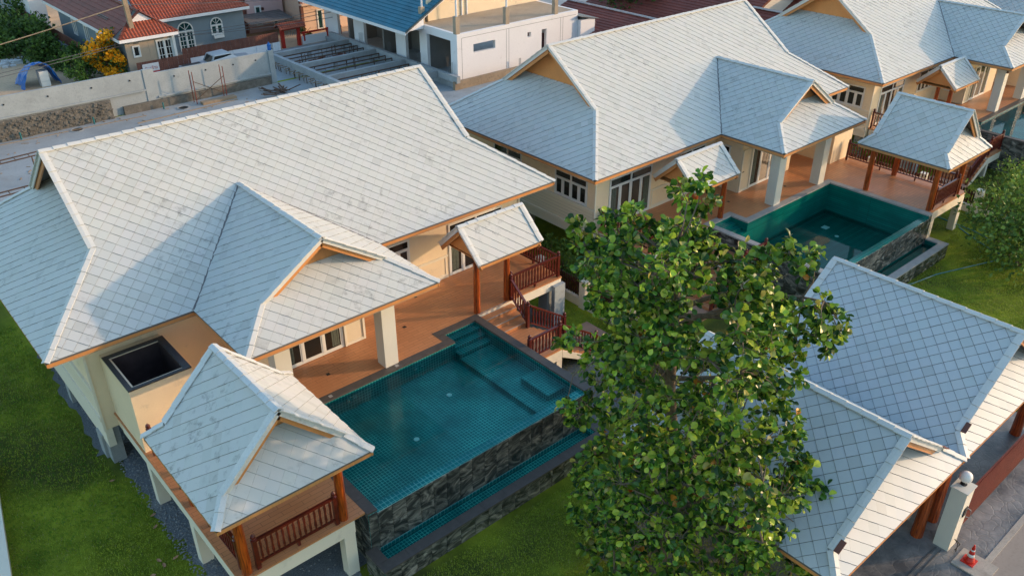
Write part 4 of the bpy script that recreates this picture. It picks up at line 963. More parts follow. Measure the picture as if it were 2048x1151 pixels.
LEAFL = ['dry leaf right at the gravel edge below the shower wall', 'dry leaf left of the gazebo roof, upper of a loose pair', 'dry leaf left of the gazebo, lower of a loose pair', 'dry leaf between the lawn pair and the gravel strip', 'dry leaf on the gravel edge level with the gazebo deck', 'dry leaf lying farthest out on the dark lawn', 'reddish dry leaf on the gravel beside the grey footing', 'large dry leaf on the lawn tip next to the gravel', 'dry leaf nearest the bottom of the view, left of the gazebo', 'dry leaf on the bright lawn in front of the nearest pool']
r = random.Random(5)
for k, (x, y) in enumerate(((1.02,-2.4),(.62,-3.7),(.66,-3.95),(1.0,-3.9),(.95,-5.2),(.3,-4.1),(.75,.35),(1.15,-1.9),(.55,-5.7),(6.2,-10.2))):
    t = MB(); a = r.uniform(0, 6.28); ca, sa = math.cos(a), math.sin(a); L_, w_ = r.uniform(.08,.12), .045; z = G+.05
    p = [(-L_,0,0), (-L_*.3,-w_,.012), (L_*.5,-w_*.8,.01), (L_,0,.03), (L_*.5,w_*.8,.012), (-L_*.3,w_,.015), (0,0,.0)]
    t.add([(x+px*ca-py*sa, y+px*sa+py*ca, z+pz) for px, py, pz in p], [(0,1,6),(1,2,6),(2,3,6),(3,4,6),(4,5,6),(5,0,6)])
    t.build('fallen_leaf', 'dead_leaf', None, label=LEAFL[k], cat='leaf', group='fallen leaves on the lawn')

# ------------------------------------------------------------------ villas, terraces, pools
V = [(0.0, 0.0, False), (20.2119, -1.0492, True), (41.079, -2.0053, True)]
setframe(*V[0])
villa('nearest villa, its front gable above the open stone rimmed shower', *V[0], 4.152, 10.719, -3.418, '')
terrace('orange tiled terrace of the nearest villa with stairs turning down to the lawn', 0, 13.35, 11.36, -2.53, -1.9)
pool('nearest pool, teal mosaic under clear water with dark coping', 4.95, 13.35, 11.36, -2.53, -1.9, 'pool_tile', 'coping_dark', .58, 1.2, .74, 4.75)
gazebo('nearest gazebo, mossy pale roof at the bottom left of the nearest pool', 0, 'ridge_cap_worn')
canopy('stained canopy over the stairs of the nearest villa', 13.25, 16.1, -2.33, -.05, 3.5, ((13.45,-1.84),(14.87,-1.84)), 'roof_tile_mossy')
rails('nearest villa', 0)
setframe(*V[1])
villa('middle villa with a brown gable facing the nearest villa', *V[1], 4.1, 10.83, -3.295, '', dx=.3)
terrace('orange tiled terrace of the middle villa, between its columns and the green pool', .3, 13.69, 11.75, -2.5, -1.6)
pool('green tiled pool of the middle villa with pale coping and low water', 5.05, 13.69, 11.75, -2.5, -1.6, 'pool_tile_green', 'coping_pale', -.3, -.12, None, 4.8, jets=False, edge=1.12)
gazebo('middle gazebo on brown posts beside the green tiled pool', .42, 'ridge_cap')
canopy('pale canopy behind the top of the big tree', 12.2, 15.05, -2.05, .22, 3.38, ((12.6,-1.7),(12.6,-.2),(14.6,-1.7)), 'roof_tile')
rails('middle villa', .42)
setframe(*V[2])
villa('farthest villa, cut by the top right corner of the view', *V[2], 4.1, 10.83, -3.295, '', dx=0)
terrace('orange tiled terrace of the farthest villa at the upper right', 0, 13.35, 11.5, -2.53, -1.9)
pool('farthest pool, brim full and mirroring the sky at the upper right', 4.95, 13.35, 11.5, -2.53, -1.9, 'pool_tile', 'coping_dark', .5, 1.2, .68, 4.75, jets=False)
canopy('small canopy on two brown posts in front of the farthest villa', 11.15, 13.95, -1.8, .45, 3.4, ((12.75,-1.1),(12.75,-.35)), 'roof_tile')
rails('farthest villa', 0)
setframe(61.95, -2.96, True)
villa('fourth villa, only a roof corner showing at the top right', 61.95, -2.96, True, 4.1, 10.83, -3.295, '')
setframe(0, 0, False)

# ------------------------------------------------------------------ garages
def garage(label, x0, x1, slope, side):
    root = thing('garage', label, 'garage', ((x0+x1)/2, -14, G), 'open garages with large hipped gable roofs')
    roof, T, zr = hipgable(root, x0, -17.36, x1, -10.55, 2.2, 'y', .5, .5, slope, 'roof_tile_clean', limit=300, overhang=1.6, gmat='gable_paint', fasc='fascia_orange', phase=(.1,.12), wood='fascia_orange')
    for (px, py) in ((x0+.45, -16.93), (x1-.42, -16.93), (x0+.45, -11), (x1-.42, -11)):
        MB().lathe((px, py, G), [(.17,0),(.15,1.2),(.13,2.75)], 12).build('post', 'post_wood', root)
    q = MB(); q.box(x0+.3, -17.0, 1.95, x1-.3, -16.86, 2.1); q.box(x0+.3, -11.07, 1.95, x1-.3, -10.93, 2.1); q.build('beam', 'fascia_orange', root)
    for sg, xx in ((1, x0+.5), (-1, x1-.5)):
        MB().bar((xx-.05*sg, -16.98, 2.62), (xx+.24*sg, -16.98, 2.62+.24*slope), .14, .02).build('rake_end_block', 'brown_board', roof)
    return root
garage('left garage roof, partly behind the big tree', 11.29, 17.68, .704, 0)
garage('right garage roof with its ridge running out of the right edge', 17.72, 24.42, .695, 1)

# ------------------------------------------------------------------ fences, gate, street furniture
def picket_fence(label, x, y0, y1, pil, h=.95, ph=1.25):
    t = thing('picket_fence', label, 'fence', (x, (y0+y1)/2, G), None)
    MB().box(x-.09, y0, G, x+.09, y1, G+.38).build('plinth', 'wall_white', t)
    for p in pil: MB().box(x-.16, p-.16, G, x+.16, p+.16, G+ph).box(x-.17, p-.17, G+ph, x+.17, p+.17, G+ph+.03).build('pillar', 'wall_white', t)
    for z in (G+.55, G+.95): MB().box(x-.02, y0, z-.03, x+.02, y1, z+.03).build('rail', 'picket_wood', t)
    me = bpy.data.meshes.new('picket'); w_, d_ = .045, .012; H = ph-.48
    me.from_pydata([(sx*d_, sy*w_, z) for z in (0, H-.05) for sx, sy in ((-1,-1),(1,-1),(1,1),(-1,1))] + [(-d_,0,H),(d_,0,H)], [], [(0,3,2,1),(0,1,5,4),(1,2,6,5),(2,3,7,6),(3,0,4,7),(4,5,9,8),(7,8,9,6),(4,8,7),(5,6,9)])
    me.materials.append(MATS['picket_wood']); n = int((y1-y0)/.14)
    for i in range(n):
        yy = y0 + .07 + i*.14
        if any(abs(yy-p) < .2 for p in pil): continue
        link('picket', me, t, P(x+.032, yy, G+.41))
    return t
picket_fence('dark picket fence with cream pillars between the nearest and the middle villa', 18.95, -9.9, 3.5, (-9.7, -7.2, -4.6, -1.95, .7, 3.3))
picket_fence('dark picket fence with a cream pillar beyond the middle gazebo', 40.15, -17.0, 2.5, (-16.8, -14.2, -11.3, -8.5, -5.6, -2.7, .1, 2.3))
picket_fence('dark picket fence on a white plinth between the two garages', 17.70, -16.5, -8.2, (-8.4,), ph=1.5)
t = thing('gate_pillar', 'white gate pillar topped by a round lamp beside the traffic cone', 'gate pillar', (17.55, -17.6, G))
MB().box(17.3, -17.8, G, 17.8, -17.38, 1.47).build('shaft', 'column_white', t)
MB().box(17.27, -17.83, 1.471, 17.83, -17.35, 1.5).build('cap', 'column_white', t)
MB().lathe((17.6, -17.55, 1.501), [(.09,0),(.09,.03),(.04,.04),(.04,.10)], 12).build('lamp_base', 'black_metal', t)
g = MB(); prof = [(.17*math.sin(math.pi*k/12)+.001, .17-.17*math.cos(math.pi*k/12)) for k in range(13)]
g.lathe((17.6, -17.55, 1.59), prof, 20).build('lamp_globe', 'globe', t, smooth=True)
MB().box(17.48, -17.83, .55, 17.66, -17.801, .85).build('meter_box', 'black_metal', t)
MB().tube([(17.62, -17.83, .82), (17.62, -17.93, .8), (17.7, -17.95, .5), (17.68, -17.84, .46)], .012, 6).build('cable', 'coping_pale', t)
MB().tube([(17.35, -17.86, G+.5), (17.42, -17.95, G+.35), (17.36, -17.98, G+.12), (17.46, -17.92, G+.05), (17.5, -17.99, G+.3), (17.4, -17.9, G+.45)], .014, 6).build('looped_cable', 'black_metal', t)
t = thing('sliding_gate', 'long rust red slatted sliding gate along the driveway', 'gate', (21.9, -17.62, G))
me = bpy.data.meshes.new('gate_slat'); me.from_pydata([(sx*.018, sy*.012, z) for z in (0, 1.42) for sx, sy in ((-1,-1),(1,-1),(1,1),(-1,1))], [], [(0,3,2,1),(4,5,6,7),(0,1,5,4),(1,2,6,5),(2,3,7,6),(3,0,4,7)]); me.materials.append(MATS['gate_red'])
for i in range(96): link('gate_slat', me, t, P(17.98+i*.078, -17.64, G+.12))
for z in (G+.10, G+.8, G+1.5): MB().box(17.92, -17.622, z, 25.5, -17.58, z+.05).build('gate_rail', 'gate_red', t)
t = thing('traffic_cone', 'red traffic cone with white bands on the kerb', 'traffic cone', (17.36, -18.36, G+.05))
z0 = G+.05
MB().box(17.19, -18.53, z0, 17.53, -18.19, z0+.03).build('base', 'cone_red', t)
for nm, mt, pr in (('lower_cone','cone_red',[(.14,0),(.125,.03),(.096,.18)]), ('white_band','reflective_white',[(.095,.1801),(.079,.27)]), ('middle_cone','cone_red',[(.078,.2702),(.06,.38)]), ('upper_band','reflective_white',[(.059,.3803),(.052,.425)]), ('tip','cone_red',[(.051,.4254),(.022,.56),(.02,.58)])):
    MB().lathe((17.36, -18.36, z0+.03), pr, 20).build(nm, mt, t, smooth=True)
q = MB().bar((-4.15, -10, -.45), (-2.0, 3.6, -.45), .5, .4).bar((-4.15, -10, -.235), (-2.0, 3.6, -.235), .58, .03); q.build('boundary_wall', 'wall_white', None, label='cream garden wall at the far left of the front lawn', cat='wall')
MB().tube([(38.6,-7.9,G+.03),(37.6,-9.2,G+.03),(36.75,-10.7,G+.03),(36.5,-11.5,G+.03),(35.6,-11.3,G+.03),(34.2,-10.8,G+.03),(32.5,-10.2,G+.03),(30.9,-9.9,G+.03),(29.6,-9.3,G+.03)], .03, 6).build('garden_hose', 'hose_teal', None, label='teal garden hose looping across the lawn by the green pool', cat='hose')
MB().tube([(38.3,-7.5,G+.03),(38.1,-9.3,G+.03),(37.6,-10.6,G+.03),(37.3,-11.9,G+.03),(38.0,-12.6,G+.03)], .028, 6).build('garden_hose', 'hose_teal', None, label='short loop of teal hose running under the small tree', cat='hose')
MB().box(36.45, -7.2, G, 37.0, -6.6, .0).build('crate', 'gravel', None, label='grey block standing under the deck of the middle gazebo', cat='block')

# ------------------------------------------------------------------ trees and plants
LEAF2D = [(0,0),(.30,.30),(.42,.62),(.26,.9),(0,1.0),(-.26,.9),(-.42,.62),(-.30,.30)]
def leaf_geo(p, d, s, r, fold=.18):
    """leaf: base p, direction d, size s; two folded halves"""
    d = d.normalized(); side = d.cross(Vector((r.gauss(0,1), r.gauss(0,1), r.gauss(.9,.7)))).normalized(); n = side.cross(d)
    pts = []
    for (x, y) in LEAF2D:
        pts.append(p + d*(y*s) + side*(x*s) + n*(abs(x)*s*fold*2 - y*y*s*.18))
    mid = p + d*(.55*s) - n*(.055*s)
    return pts, mid
def leaf_faces(b): return [(b, b+1, b+2, b+8), (b+8, b+2, b+3, b+4), (b+8, b+4, b+5, b+6), (b, b+8, b+6, b+7)]
def bough(mb, pts, r0, r1, n=7):
    k = len(pts); mb.tube(pts, [r0+(r1-r0)*i/(k-1) for i in range(k)], n)
def curve(a, b, r, k=5, sag=.15):
    a, b = Vector(a), Vector(b); L = (b-a).length; out = []
    off = Vector((r.gauss(0,1), r.gauss(0,1), abs(r.gauss(0,1))))*L*sag*.6
    for i in range(k+1):
        t = i/k; out.append(tuple(a.lerp(b, t) + off*math.sin(math.pi*t)))
    return out
def big_tree():
    r = random.Random(9); root = thing('big_tree', 'big leafy tree in the middle, in front of the left garage', 'tree', (10.6, -13.0, G))
    Lb = [Vector(l[:3]) for l in LOBES]; rad = [l[3] for l in LOBES]
    hub = [Vector((10.6,-13,G)), Vector((10.62,-12.95,1.0)), Vector((10.7,-12.9,2.6)), Vector((10.75,-12.8,4.2)), Vector((10.6,-12.7,5.6)), Vector((10.7,-12.6,7.0)), Vector((10.7,-12.5,8.4)), Vector((10.75,-12.4,9.8))]
    mb = MB(); mb.tube([tuple(h) for h in hub], [.24,.2,.17,.14,.12,.09,.06,.03], 10); mb.build('trunk', 'bark', root, smooth=True)
    # limbs: cluster lobes by nearest of a set of limb tips
    tips = [Lb[i] for i in r.sample(range(len(Lb)), 30)]
    nodes_ = []
    for tpt in tips:
        dz = min(9.0, max(.4, tpt.z - .5 - .45*math.hypot(tpt.x-10.6, tpt.y+12.8)))
        k = min(range(len(hub)-1), key=lambda i: abs(hub[i].z - dz)); t = max(0, min(1, (dz-hub[k].z)/(hub[k+1].z-hub[k].z)))
        s = hub[k].lerp(hub[k+1], t); c = curve(s, tpt, r, 6, .10)
        m = MB(); bough(m, c, .075, .022, 7); m.build('branch', 'bark', root, smooth=True); nodes_ += [Vector(p) for p in c[2:]]
    tw = MB()
    leaves = []
    for L, R_ in zip(Lb, rad):
        if 3.5 < L.z < 7.5 and r.random() < .14: continue
        nb = min(nodes_, key=lambda p: (p-L).length); bough(tw, curve(nb, L, r, 3, .12), .022, .008, 5)
        nt_ = 6 if L.z > 5 else 9
        if L.z > 4.5: R_ *= .8
        tone = r.gauss(0, 1)
        for _ in range(nt_):
            e = L + Vector((r.gauss(0,1), r.gauss(0,1), r.gauss(.25,.8))).normalized()*R_*r.uniform(.5,1.15)
            bough(tw, [tuple(L), tuple(e)], .009, .005, 4)
            n_l = r.randint(5, 9)
            for _ in range(n_l):
                q = L.lerp(e, r.uniform(.35, 1.05)) + Vector((r.gauss(0,.05), r.gauss(0,.05), r.gauss(0,.05)))
                out = (q-L).normalized() if (q-L).length > .01 else Vector((0,0,1))
                d = out*.8 + Vector((r.gauss(0,.6), r.gauss(0,.6), r.gauss(-.25,.45)))
                h = r.random(); dep = min(1, max(0, (q.z)/10))
                if h < .005: c = (.50,.20,.03)
                elif h < .04: c = (.42,.38,.10)
                elif h < .20: c = (.40,.50,.055)
                elif h < .48: c = (.21,.35,.035)
                elif h < .74: c = (.085,.20,.024)
                else: c = (.028,.085,.015)  # tint extremes stand in for sunlit highlights and shadowed leaves
                k_ = r.uniform(.75, 1.2)*(1+.15*tone)
                leaves.append((q, d, r.uniform(.12,.21)*(1.1 if tone < 0 else .95), tuple(x*max(.4,k_) for x in c)))
    tw.build('twigs', 'bark', root, kind='stuff')
    view = (CAM - Vector((10.6,-13,5))).normalized()
    leaves.sort(key=lambda l: (l[0]-CAM).length)
    v = []; f = []; c = []
    for k, (q, d, s, col) in enumerate(leaves):
        pts, mid = leaf_geo(q, d, s, r)
        if k % 9 == 0 and k < 2700:
            tinted('leaf', pts + [mid], leaf_faces(0), [col]*4, 'leaf', root)
        else:
            b = len(v); v += pts + [mid]; f += leaf_faces(b); c += [col]*4
    tinted('foliage', v, f, c, 'leaf', root, kind='stuff')
big_tree()
def bush(name, label, cat, x, y, z0, rx, ry, h, n, cols, ls, seed, trunk=False, flowers=None, group=None, m='leaf', hollow=.35):
    r = random.Random(seed); root = thing(name, label, cat, (x, y, z0), group)
    mb = MB(); v = []; f = []; c = []
    ctr = Vector((x, y, z0 + (h*.55)))
    stems = [ctr + Vector((r.uniform(-.7,.7)*rx, r.uniform(-.7,.7)*ry, r.uniform(-.3,.5)*h*.5)) for _ in range(7)]
    for s in stems: bough(mb, curve((x+r.uniform(-.1,.1), y+r.uniform(-.1,.1), z0-.05), s, r, 4, .12), .05 if trunk else .025, .008, 5)
    mb.build('stem', 'bark', root)
    lumps = []
    for _ in range(max(6, n//60)):
        a = r.uniform(0, 6.283); u = r.uniform(-1, 1); q = math.sqrt(1-u*u); k = r.uniform(.45, 1)
        lumps.append(Vector((x + rx*q*math.cos(a)*k, y + ry*q*math.sin(a)*k, max(z0+.05, z0 + h*.5 + h*.5*u*k))))
    for k in range(n):
        L = lumps[k % len(lumps)]; o = Vector((r.gauss(0,1), r.gauss(0,1), r.gauss(0,1)))
        p = L + o*min(rx, ry, h)*.17; p.z = max(z0+.02, p.z)
        d = o.normalized() + Vector((r.gauss(0,.5), r.gauss(0,.5), r.gauss(.2,.5)))
        col = r.choice(cols); t = r.uniform(.7, 1.25); s = ls*r.uniform(.7, 1.25)
        pts, mid = leaf_geo(p, d, s, r); b = len(v); v += [tuple(pts[0]), tuple(pts[2]), tuple(pts[4]), tuple(pts[6])]; f.append((b, b+1, b+2, b+3)); c.append(tuple(x_*t for x_ in col))
    tinted('foliage', v, f, c, 'weed', root, kind='stuff')
    if flowers:
        v = []; f = []; c = []; fc, nf, fs = flowers
        for k in range(nf):
            L = r.choice(lumps); o = Vector((r.gauss(0,1), r.gauss(-.5,1), abs(r.gauss(.4,.8)))).normalized()
            p = L + o*min(rx, ry, h)*r.uniform(.15,.4)
            pts, mid = leaf_geo(p, Vector((r.gauss(0,1), r.gauss(0,1), 1)), fs*r.uniform(.6,1.3), r); b = len(v)
            v += [tuple(pts[0]), tuple(pts[2]), tuple(pts[4]), tuple(pts[6])]; f.append((b, b+1, b+2, b+3)); t = r.uniform(.8,1.15); c.append(tuple(x_*t for x_ in fc))
        tinted('blossom', v, f, c, 'flower_yellow', root, kind='stuff')
    return root
GR = [(.07,.13,.025), (.10,.18,.03), (.045,.09,.02)]
GL = [(.15,.25,.045), (.20,.31,.05), (.09,.17,.03)]
bush('small_tree', 'small loose tree with tiny pale flowers on the lawn by the hose', 'tree', 35.9, -12.2, G, 2.5, 2.3, 4.0, 3600, GL+GR[:1], .20, 31, True, ((.6,.5,.12), 160, .07))
bush('small_tree', 'low yellowish tree at the far right behind the picket fence', 'tree', 42.2, -9.2, G, 1.9, 1.5, 2.0, 1800, GL, .16, 32, True, ((.6,.5,.12), 90, .07))
for i, (x, y, h) in enumerate(((20.3,1.9,1.5),(20.2,.7,1.5),(20.0,-.6,1.5),(19.6,-2.1,1.6),(20.3,3.2,1.4),(19.7,-3.6,1.5),(19.8,-5.2,1.4))):
    bush('shrub', ['hedge shrub nearest the deck roof end, in the gap between two villas', 'second hedge shrub in the gap between two villas', 'third hedge shrub below the siding of the middle villa', 'tall hedge shrub half behind the big tree crown', 'deepest hedge shrub in the gap, under the middle villa eave', 'hedge shrub behind the cream pillar of the near picket fence', 'last hedge shrub along the near picket fence, behind the tree'][i], 'shrub', x, y, G, .75, .7, h, 520, GL, .13, 40+i, group='hedge shrubs between the nearest and middle villa')
for i, (x, y, h) in enumerate(((42.6,.4,1.4),(43.9,1.6,1.5),(41.6,-1.0,1.2))):
    bush('shrub', ['round shrub behind the balustrade of the middle gazebo', 'taller shrub under the floor edge of the farthest villa', 'low shrub just past the far picket fence'][i], 'shrub', x, y, G, .9, .8, h, 420, GL, .13, 50+i, group='shrubs beside the farthest villa')
bush('flowering_bush', 'large bush covered in orange yellow blossom beside the utility pole', 'bush', 16.0, 44.0, G, 1.75, 1.6, 3.0, 1500, GR, .2, 60, False, ((.95,.46,.015), 2600, .24))
bush('leafy_plant', 'small green plant above the grey wall, left of the flowering bush', 'plant', 13.5, 44.2, G, .8, .8, 2.3, 500, GL, .18, 61)
bush('leafy_plant', 'dark green plant touching the left side of the flowering bush', 'plant', 14.6, 44.9, G, .9, .9, 1.7, 600, GR, .2, 62)
bush('potted_plant', 'small dark plant on the wall near the red gateway', 'plant', 26.9, 40.3, G, .25, .25, 1.6, 90, GR, .12, 63)
bush('garden_plant', 'clipped green plant behind the red rail', 'plant', 32.3, 44.6, G, .7, .5, 1.3, 250, GR, .15, 64)
WB = ['wild bush beside the dirt lot nearest the flowering bush fence', 'wild bush at the lower edge of the thicket, next to the rubble', 'wild bush against the boarded side fence, lower middle', 'wild bush at the left lower edge of the thicket', 'wild bush in the middle of the thicket by the side fence', 'wild bush in the middle left of the thicket', 'wild bush in the upper middle of the thicket', 'wild bush in front of the white shed end', 'wild bush at the far left edge of the thicket', 'wild bush near the panelled fence at the top', 'wild bush at the very top left corner', 'small wild bush between thicket and flowering bush']
for i, (x, y, a, h) in enumerate(((13.4,52,1.4,1.7),(12.0,55.5,1.7,1.5),(14.2,56,1.8,2.4),(10.6,57.5,2.2,1.6),(13.6,60.5,2.4,2.2),(9.0,61.5,2.5,1.8),(11.8,64.5,2.4,2.0),(15.0,65.5,2.2,2.6),(7.0,67.5,2.8,1.8),(12.5,70,2.6,2.2),(9.2,73,2.8,2.4),(14.6,48.5,1.3,1.3))):
    bush('wild_bush', WB[i], 'bush', x, y, G, a, a, h, 900, GR, .3, 70+i, group='wild bushes beside the dirt lot')
bush('back_tree', 'dense green tree between the dark red roofs at the top', 'tree', 57.5, 29.5, G, 3.0, 3.4, 5.4, 3000, GR, .3, 90, True)
r = random.Random(33)
v = []; f = []; c = []
for k in range(14000):
    x, y = r.uniform(2, 15.3), r.uniform(49, 82)
    if x < 15.3 - (y-45)*.45 and y < 62 or x < 8 and y < 58: continue
    h = r.uniform(.1,.5); a = r.uniform(0, 6.28); b = len(v); s = r.uniform(.05,.14)
    v += [(x-s*math.sin(a), y+s*math.cos(a), G), (x+s*math.sin(a), y-s*math.cos(a), G), (x+r.uniform(-.2,.2), y+r.uniform(-.2,.2), G+h)]; f.append((b,b+1,b+2)); t = r.uniform(.6,1.3); q = r.choice(((.05,.09,.02),(.09,.13,.03),(.18,.16,.07))); c.append(tuple(z*t for z in q))
tinted('weeds', v, f, c, 'weed', kind='stuff', label='rough weeds covering the ground at the top left corner', cat='weeds')
sheet('overgrown_ground', -20, 56, 15.4, 110, G+.012, 'grass')
# ------------------------------------------------------------------ back wall, lane
setframe(0, 0, False)
t = thing('back_wall', 'long grey plastered wall behind the nearest villa, stepping down in height', 'wall', (6, 35, G))
MB().box(-12, 34.95, G, 15.6, 35.1, 1.95).build('tall_section', 'plaster_grey', t)
MB().box(15.6, 34.93, G, 24.3, 35.08, 1.65).build('low_section', 'plaster_grey', t)
MB().box(15.2, 34.9, G, 15.9, 35.12, 1.97).build('pillar', 'plaster_grey', t)
MB().box(24.1, 34.85, G, 24.5, 35.15, 1.7).build('pillar', 'plaster_grey', t)
MB().box(-12, 34.8, .62, 15.2, 34.949, .72).build('ledge', 'plaster_grey', t); MB().box(15.9, 34.8, .02, 24.1, 34.929, .12).build('ledge', 'plaster_grey', t)
mat('rubble_stone', (.15,.14,.12), .9, .35, 3, .25, 15, dirt=.4, dirtcol=(.09,.085,.08), dscale=2, bmp=.6)
r = random.Random(8)
st = MB(); 
for k in range(420):
    x = r.uniform(4.3, 12.7); z = r.uniform(G, .5); a, b = r.uniform(.08, .2), r.uniform(.05, .13); d = r.uniform(.02, .09)
    st.add([(x-a, 34.62, z-b*.6), (x+a*.8, 34.62, z-b), (x+a, 34.62, z+b*.7), (x-a*.7, 34.62, z+b), (x-a*.5, 34.62-d, z-b*.4), (x+a*.5, 34.62-d, z-b*.5), (x+a*.5, 34.62-d, z+b*.4), (x-a*.4, 34.62-d, z+b*.5)], [(4,5,6,7),(0,1,5,4),(1,2,6,5),(2,3,7,6),(3,0,4,7)])
st.box(4.5, 34.62, G, 12.75, 34.79, .56)
st.build('rubble_base', 'rubble_stone', t, kind='stuff')
MB().box(-12, 34.6, G, 4.5, 34.79, .55).build('rubble_base_far', 'rubble_stone', t)
MB().box(13.5, 34.72, G, 24, 34.90, -.1).build('base_course', 'rubble_stone', t)
for x in (4.2, 6.8, 9.3, 11.9, 14.3): MB().tube([(x, 34.955, 1.45), (x, 34.91, 1.45)], .055, 8).build('weep_hole', 'black_metal', t)
for x in (17.2, 19.4, 21.4, 23.1): MB().tube([(x, 34.935, 1.2), (x, 34.9, 1.2)], .055, 8).build('weep_hole', 'black_metal', t)
for i, (x, y) in enumerate(((10.2, 33.9), (16.95, 33.7))):
    t = thing('manhole', ['open round manhole in the lane, left', 'open round manhole in the lane, nearer the scaffold'][i], 'manhole', (x, y, G), 'manholes in the lane')
    MB().lathe((x, y, G+.006), [(.42,0),(.42,.03),(.33,.031),(.33,.005)], 20).build('rim', 'concrete', t)
    MB().lathe((x, y, G+.008), [(.32,0),(.32,.006)], 20).build('opening', 'black_metal', t)
q = MB().bar((4, 34.2, G+.02), (14.5, 33.75, G+.02), .05, .04).bar((13.5, 32.6, G+.02), (20.5, 33.0, G+.02), .10, .05); q.build('lane_pipe', 'brick_bare', None, label='thin pipe run laid along the lane behind the ridge', cat='pipe')
for i, x in enumerate((7.1, 11.4, 15.9)):
    MB().tube([(x, 34.35, G), (x, 34.35, G+.45)], .05, 8).build('pipe_stub', 'hose_teal', None, label=['teal pipe stub in the lane at the far left', 'teal pipe stub between the two manholes, left', 'teal pipe stub by the wall step near the right manhole'][i], cat='pipe', group='teal pipe stubs in the lane')
t = thing('scaffold_frame', 'rusty scaffold frame with crossed braces against the grey wall', 'scaffold', (19.1, 34.0, G))
for x in (18.0, 20.15):
    for dy in (0, .5): MB().tube([(x, 33.85+dy, G), (x, 33.85+dy, 1.55)], .03, 6).build('upright', 'gate_red', t)
q = MB().tube([(18.0,33.85,.9),(20.15,33.85,-.35)], .022, 6).tube([(18.0,33.85,-.35),(20.15,33.85,.9)], .022, 6); q.build('cross_brace', 'steel_brown', t)
MB().box(18.2, 33.3, G, 20.6, 33.8, G+.18).build('timber_pile', 'brick_bare', None, label='low pile of planks at the foot of the scaffold', cat='planks')
for i, (y, z) in enumerate(((26.4, 1.0), (22.1, 1.0))):
    t = thing('steel_truss', ['upper steel ladder truss at the left edge', 'lower rusty ladder truss at the left edge'][i], 'truss', (3, y, z), 'steel trusses behind the left gable')
    a, b = (-3, y-.3, z), (6.6, y+.35 if i == 0 else y+.1, z)
    for dz in (0, .32): MB().tube([(a[0], a[1]-dz*1.6, a[2]), (b[0], b[1]-dz*1.6, b[2])], .035, 6).build('chord', 'steel_brown', t)
    q = MB()
    for k in range(14):
        x = -2.6+k*.7; yy = a[1]+(b[1]-a[1])*(x-a[0])/(b[0]-a[0]); q.tube([(x, yy, z), (x, yy-.51, z)], .025, 5)
    q.build('rungs', 'steel_brown', t)
    for x in (2.8, 5.9): MB().tube([(x, y-.1, G), (x, y-.1, z)], .03, 6).build('upright', 'steel_brown', t)

q = MB(); rl = random.Random(12)
for k in range(130):
    x, y = rl.uniform(2, 25), rl.uniform(27, 34.4); a = rl.uniform(0, 3.1); L_ = rl.uniform(.05, .3)
    q.bar((x, y, G+.02), (x+L_*math.cos(a), y+L_*math.sin(a), G+.03), rl.uniform(.02,.07), .03)
q.build('debris', 'brick_bare', None, kind='stuff', label='small building debris scattered over the concrete lane', cat='debris')

# concrete frame with formwork
t = thing('concrete_frame', 'unfinished grid of concrete beams on props in front of the white building', 'building frame', (29.5, 34, G))
for b in ((26.2, 26.6, 26.5, 39.3), (33.1, 24.6, 33.4, 42.0)): MB().box(b[0], b[1], -.15, b[2], b[3], .32).build('beam', 'concrete', t)
for y in (39.0, 35.0, 31.0, 27.0): MB().box(26.501, y-.15, -.13, 33.099, y+.15, .30).build('beam', 'concrete', t)
rr = random.Random(4)
for y in (38.2, 37.3, 36.4, 34.2, 33.3, 32.4, 31.6, 30.2, 29.2): 
    MB().bar((26.55, y, .12), (32.9, y, .12), .06, .08).bar((32.9, y, .14), (32.9, y, -.3), .06, .06).build('formwork_joist', 'steel_brown', t)
for x in (26.35, 29.5, 32.6):
    for y in (39.0, 35.0, 31.0, 27.0): MB().box(x-.14, y-.13, G, x+.14, y+.13, -.152).build('stub_column', 'concrete', t)
for k in range(90):
    x, y = rr.uniform(26.6, 32.8), rr.uniform(28, 38.8)
    if k < 34: x, y = 26.05+rr.uniform(-.12,.1), 27.2+k*.35
    MB().tube([(x, y, G), (x+rr.uniform(-.06,.06), y+rr.uniform(-.06,.06), .1 if k >= 34 else -.2)], rr.uniform(.025,.04), 5).build('prop', 'steel_brown' if k % 3 else 'concrete', t)
for k in range(24):
    x, y = 25.75+rr.uniform(-.1,.25), 27.2+k*.5; MB().bar((x, y, -.22+rr.uniform(-.05,.05)), (x+rr.uniform(.4,.7), y+rr.uniform(-.1,.1), -.2), .07, .05).build('timber_batten', 'brick_bare', t)
for (x, y) in ((26.35, 39.0), (33.25, 37.2), (33.25, 33.2), (33.25, 29.3), (33.4, 25.7)):
    q = MB()
    for dx in (-.1, 0, .1):
        for dy in (-.08, .08): q.tube([(x+dx, y+dy, .32), (x+dx, y+dy, 1.1)], .016, 4)
    q.build('rebar', 'rebar_grey', t)
q = MB()
for k in range(40):
    x, y = rr.uniform(27.2, 32), rr.uniform(36.5, 38.5); a = rr.uniform(-.5,.5)
    q.bar((x, y, G+.05), (x+.5*math.cos(a), y+.5*math.sin(a), G+.12), .16, .05)
q.build('rubble_pile', 'red_tile_bright', t, kind='stuff')
q = MB()
for k in range(16):
    x, y = 23.4+rr.uniform(-.6,1), 32.4+rr.uniform(-.7,.7); a = rr.uniform(0, 3)
    q.bar((x, y, G+.06+k*.01), (x+1.1*math.cos(a), y+1.1*math.sin(a), G+.12+k*.012), .1, .04)
q.build('timber_scraps', 'steel_brown', None, kind='stuff', label='scattered timber offcuts on the lane below the concrete frame', cat='timber')

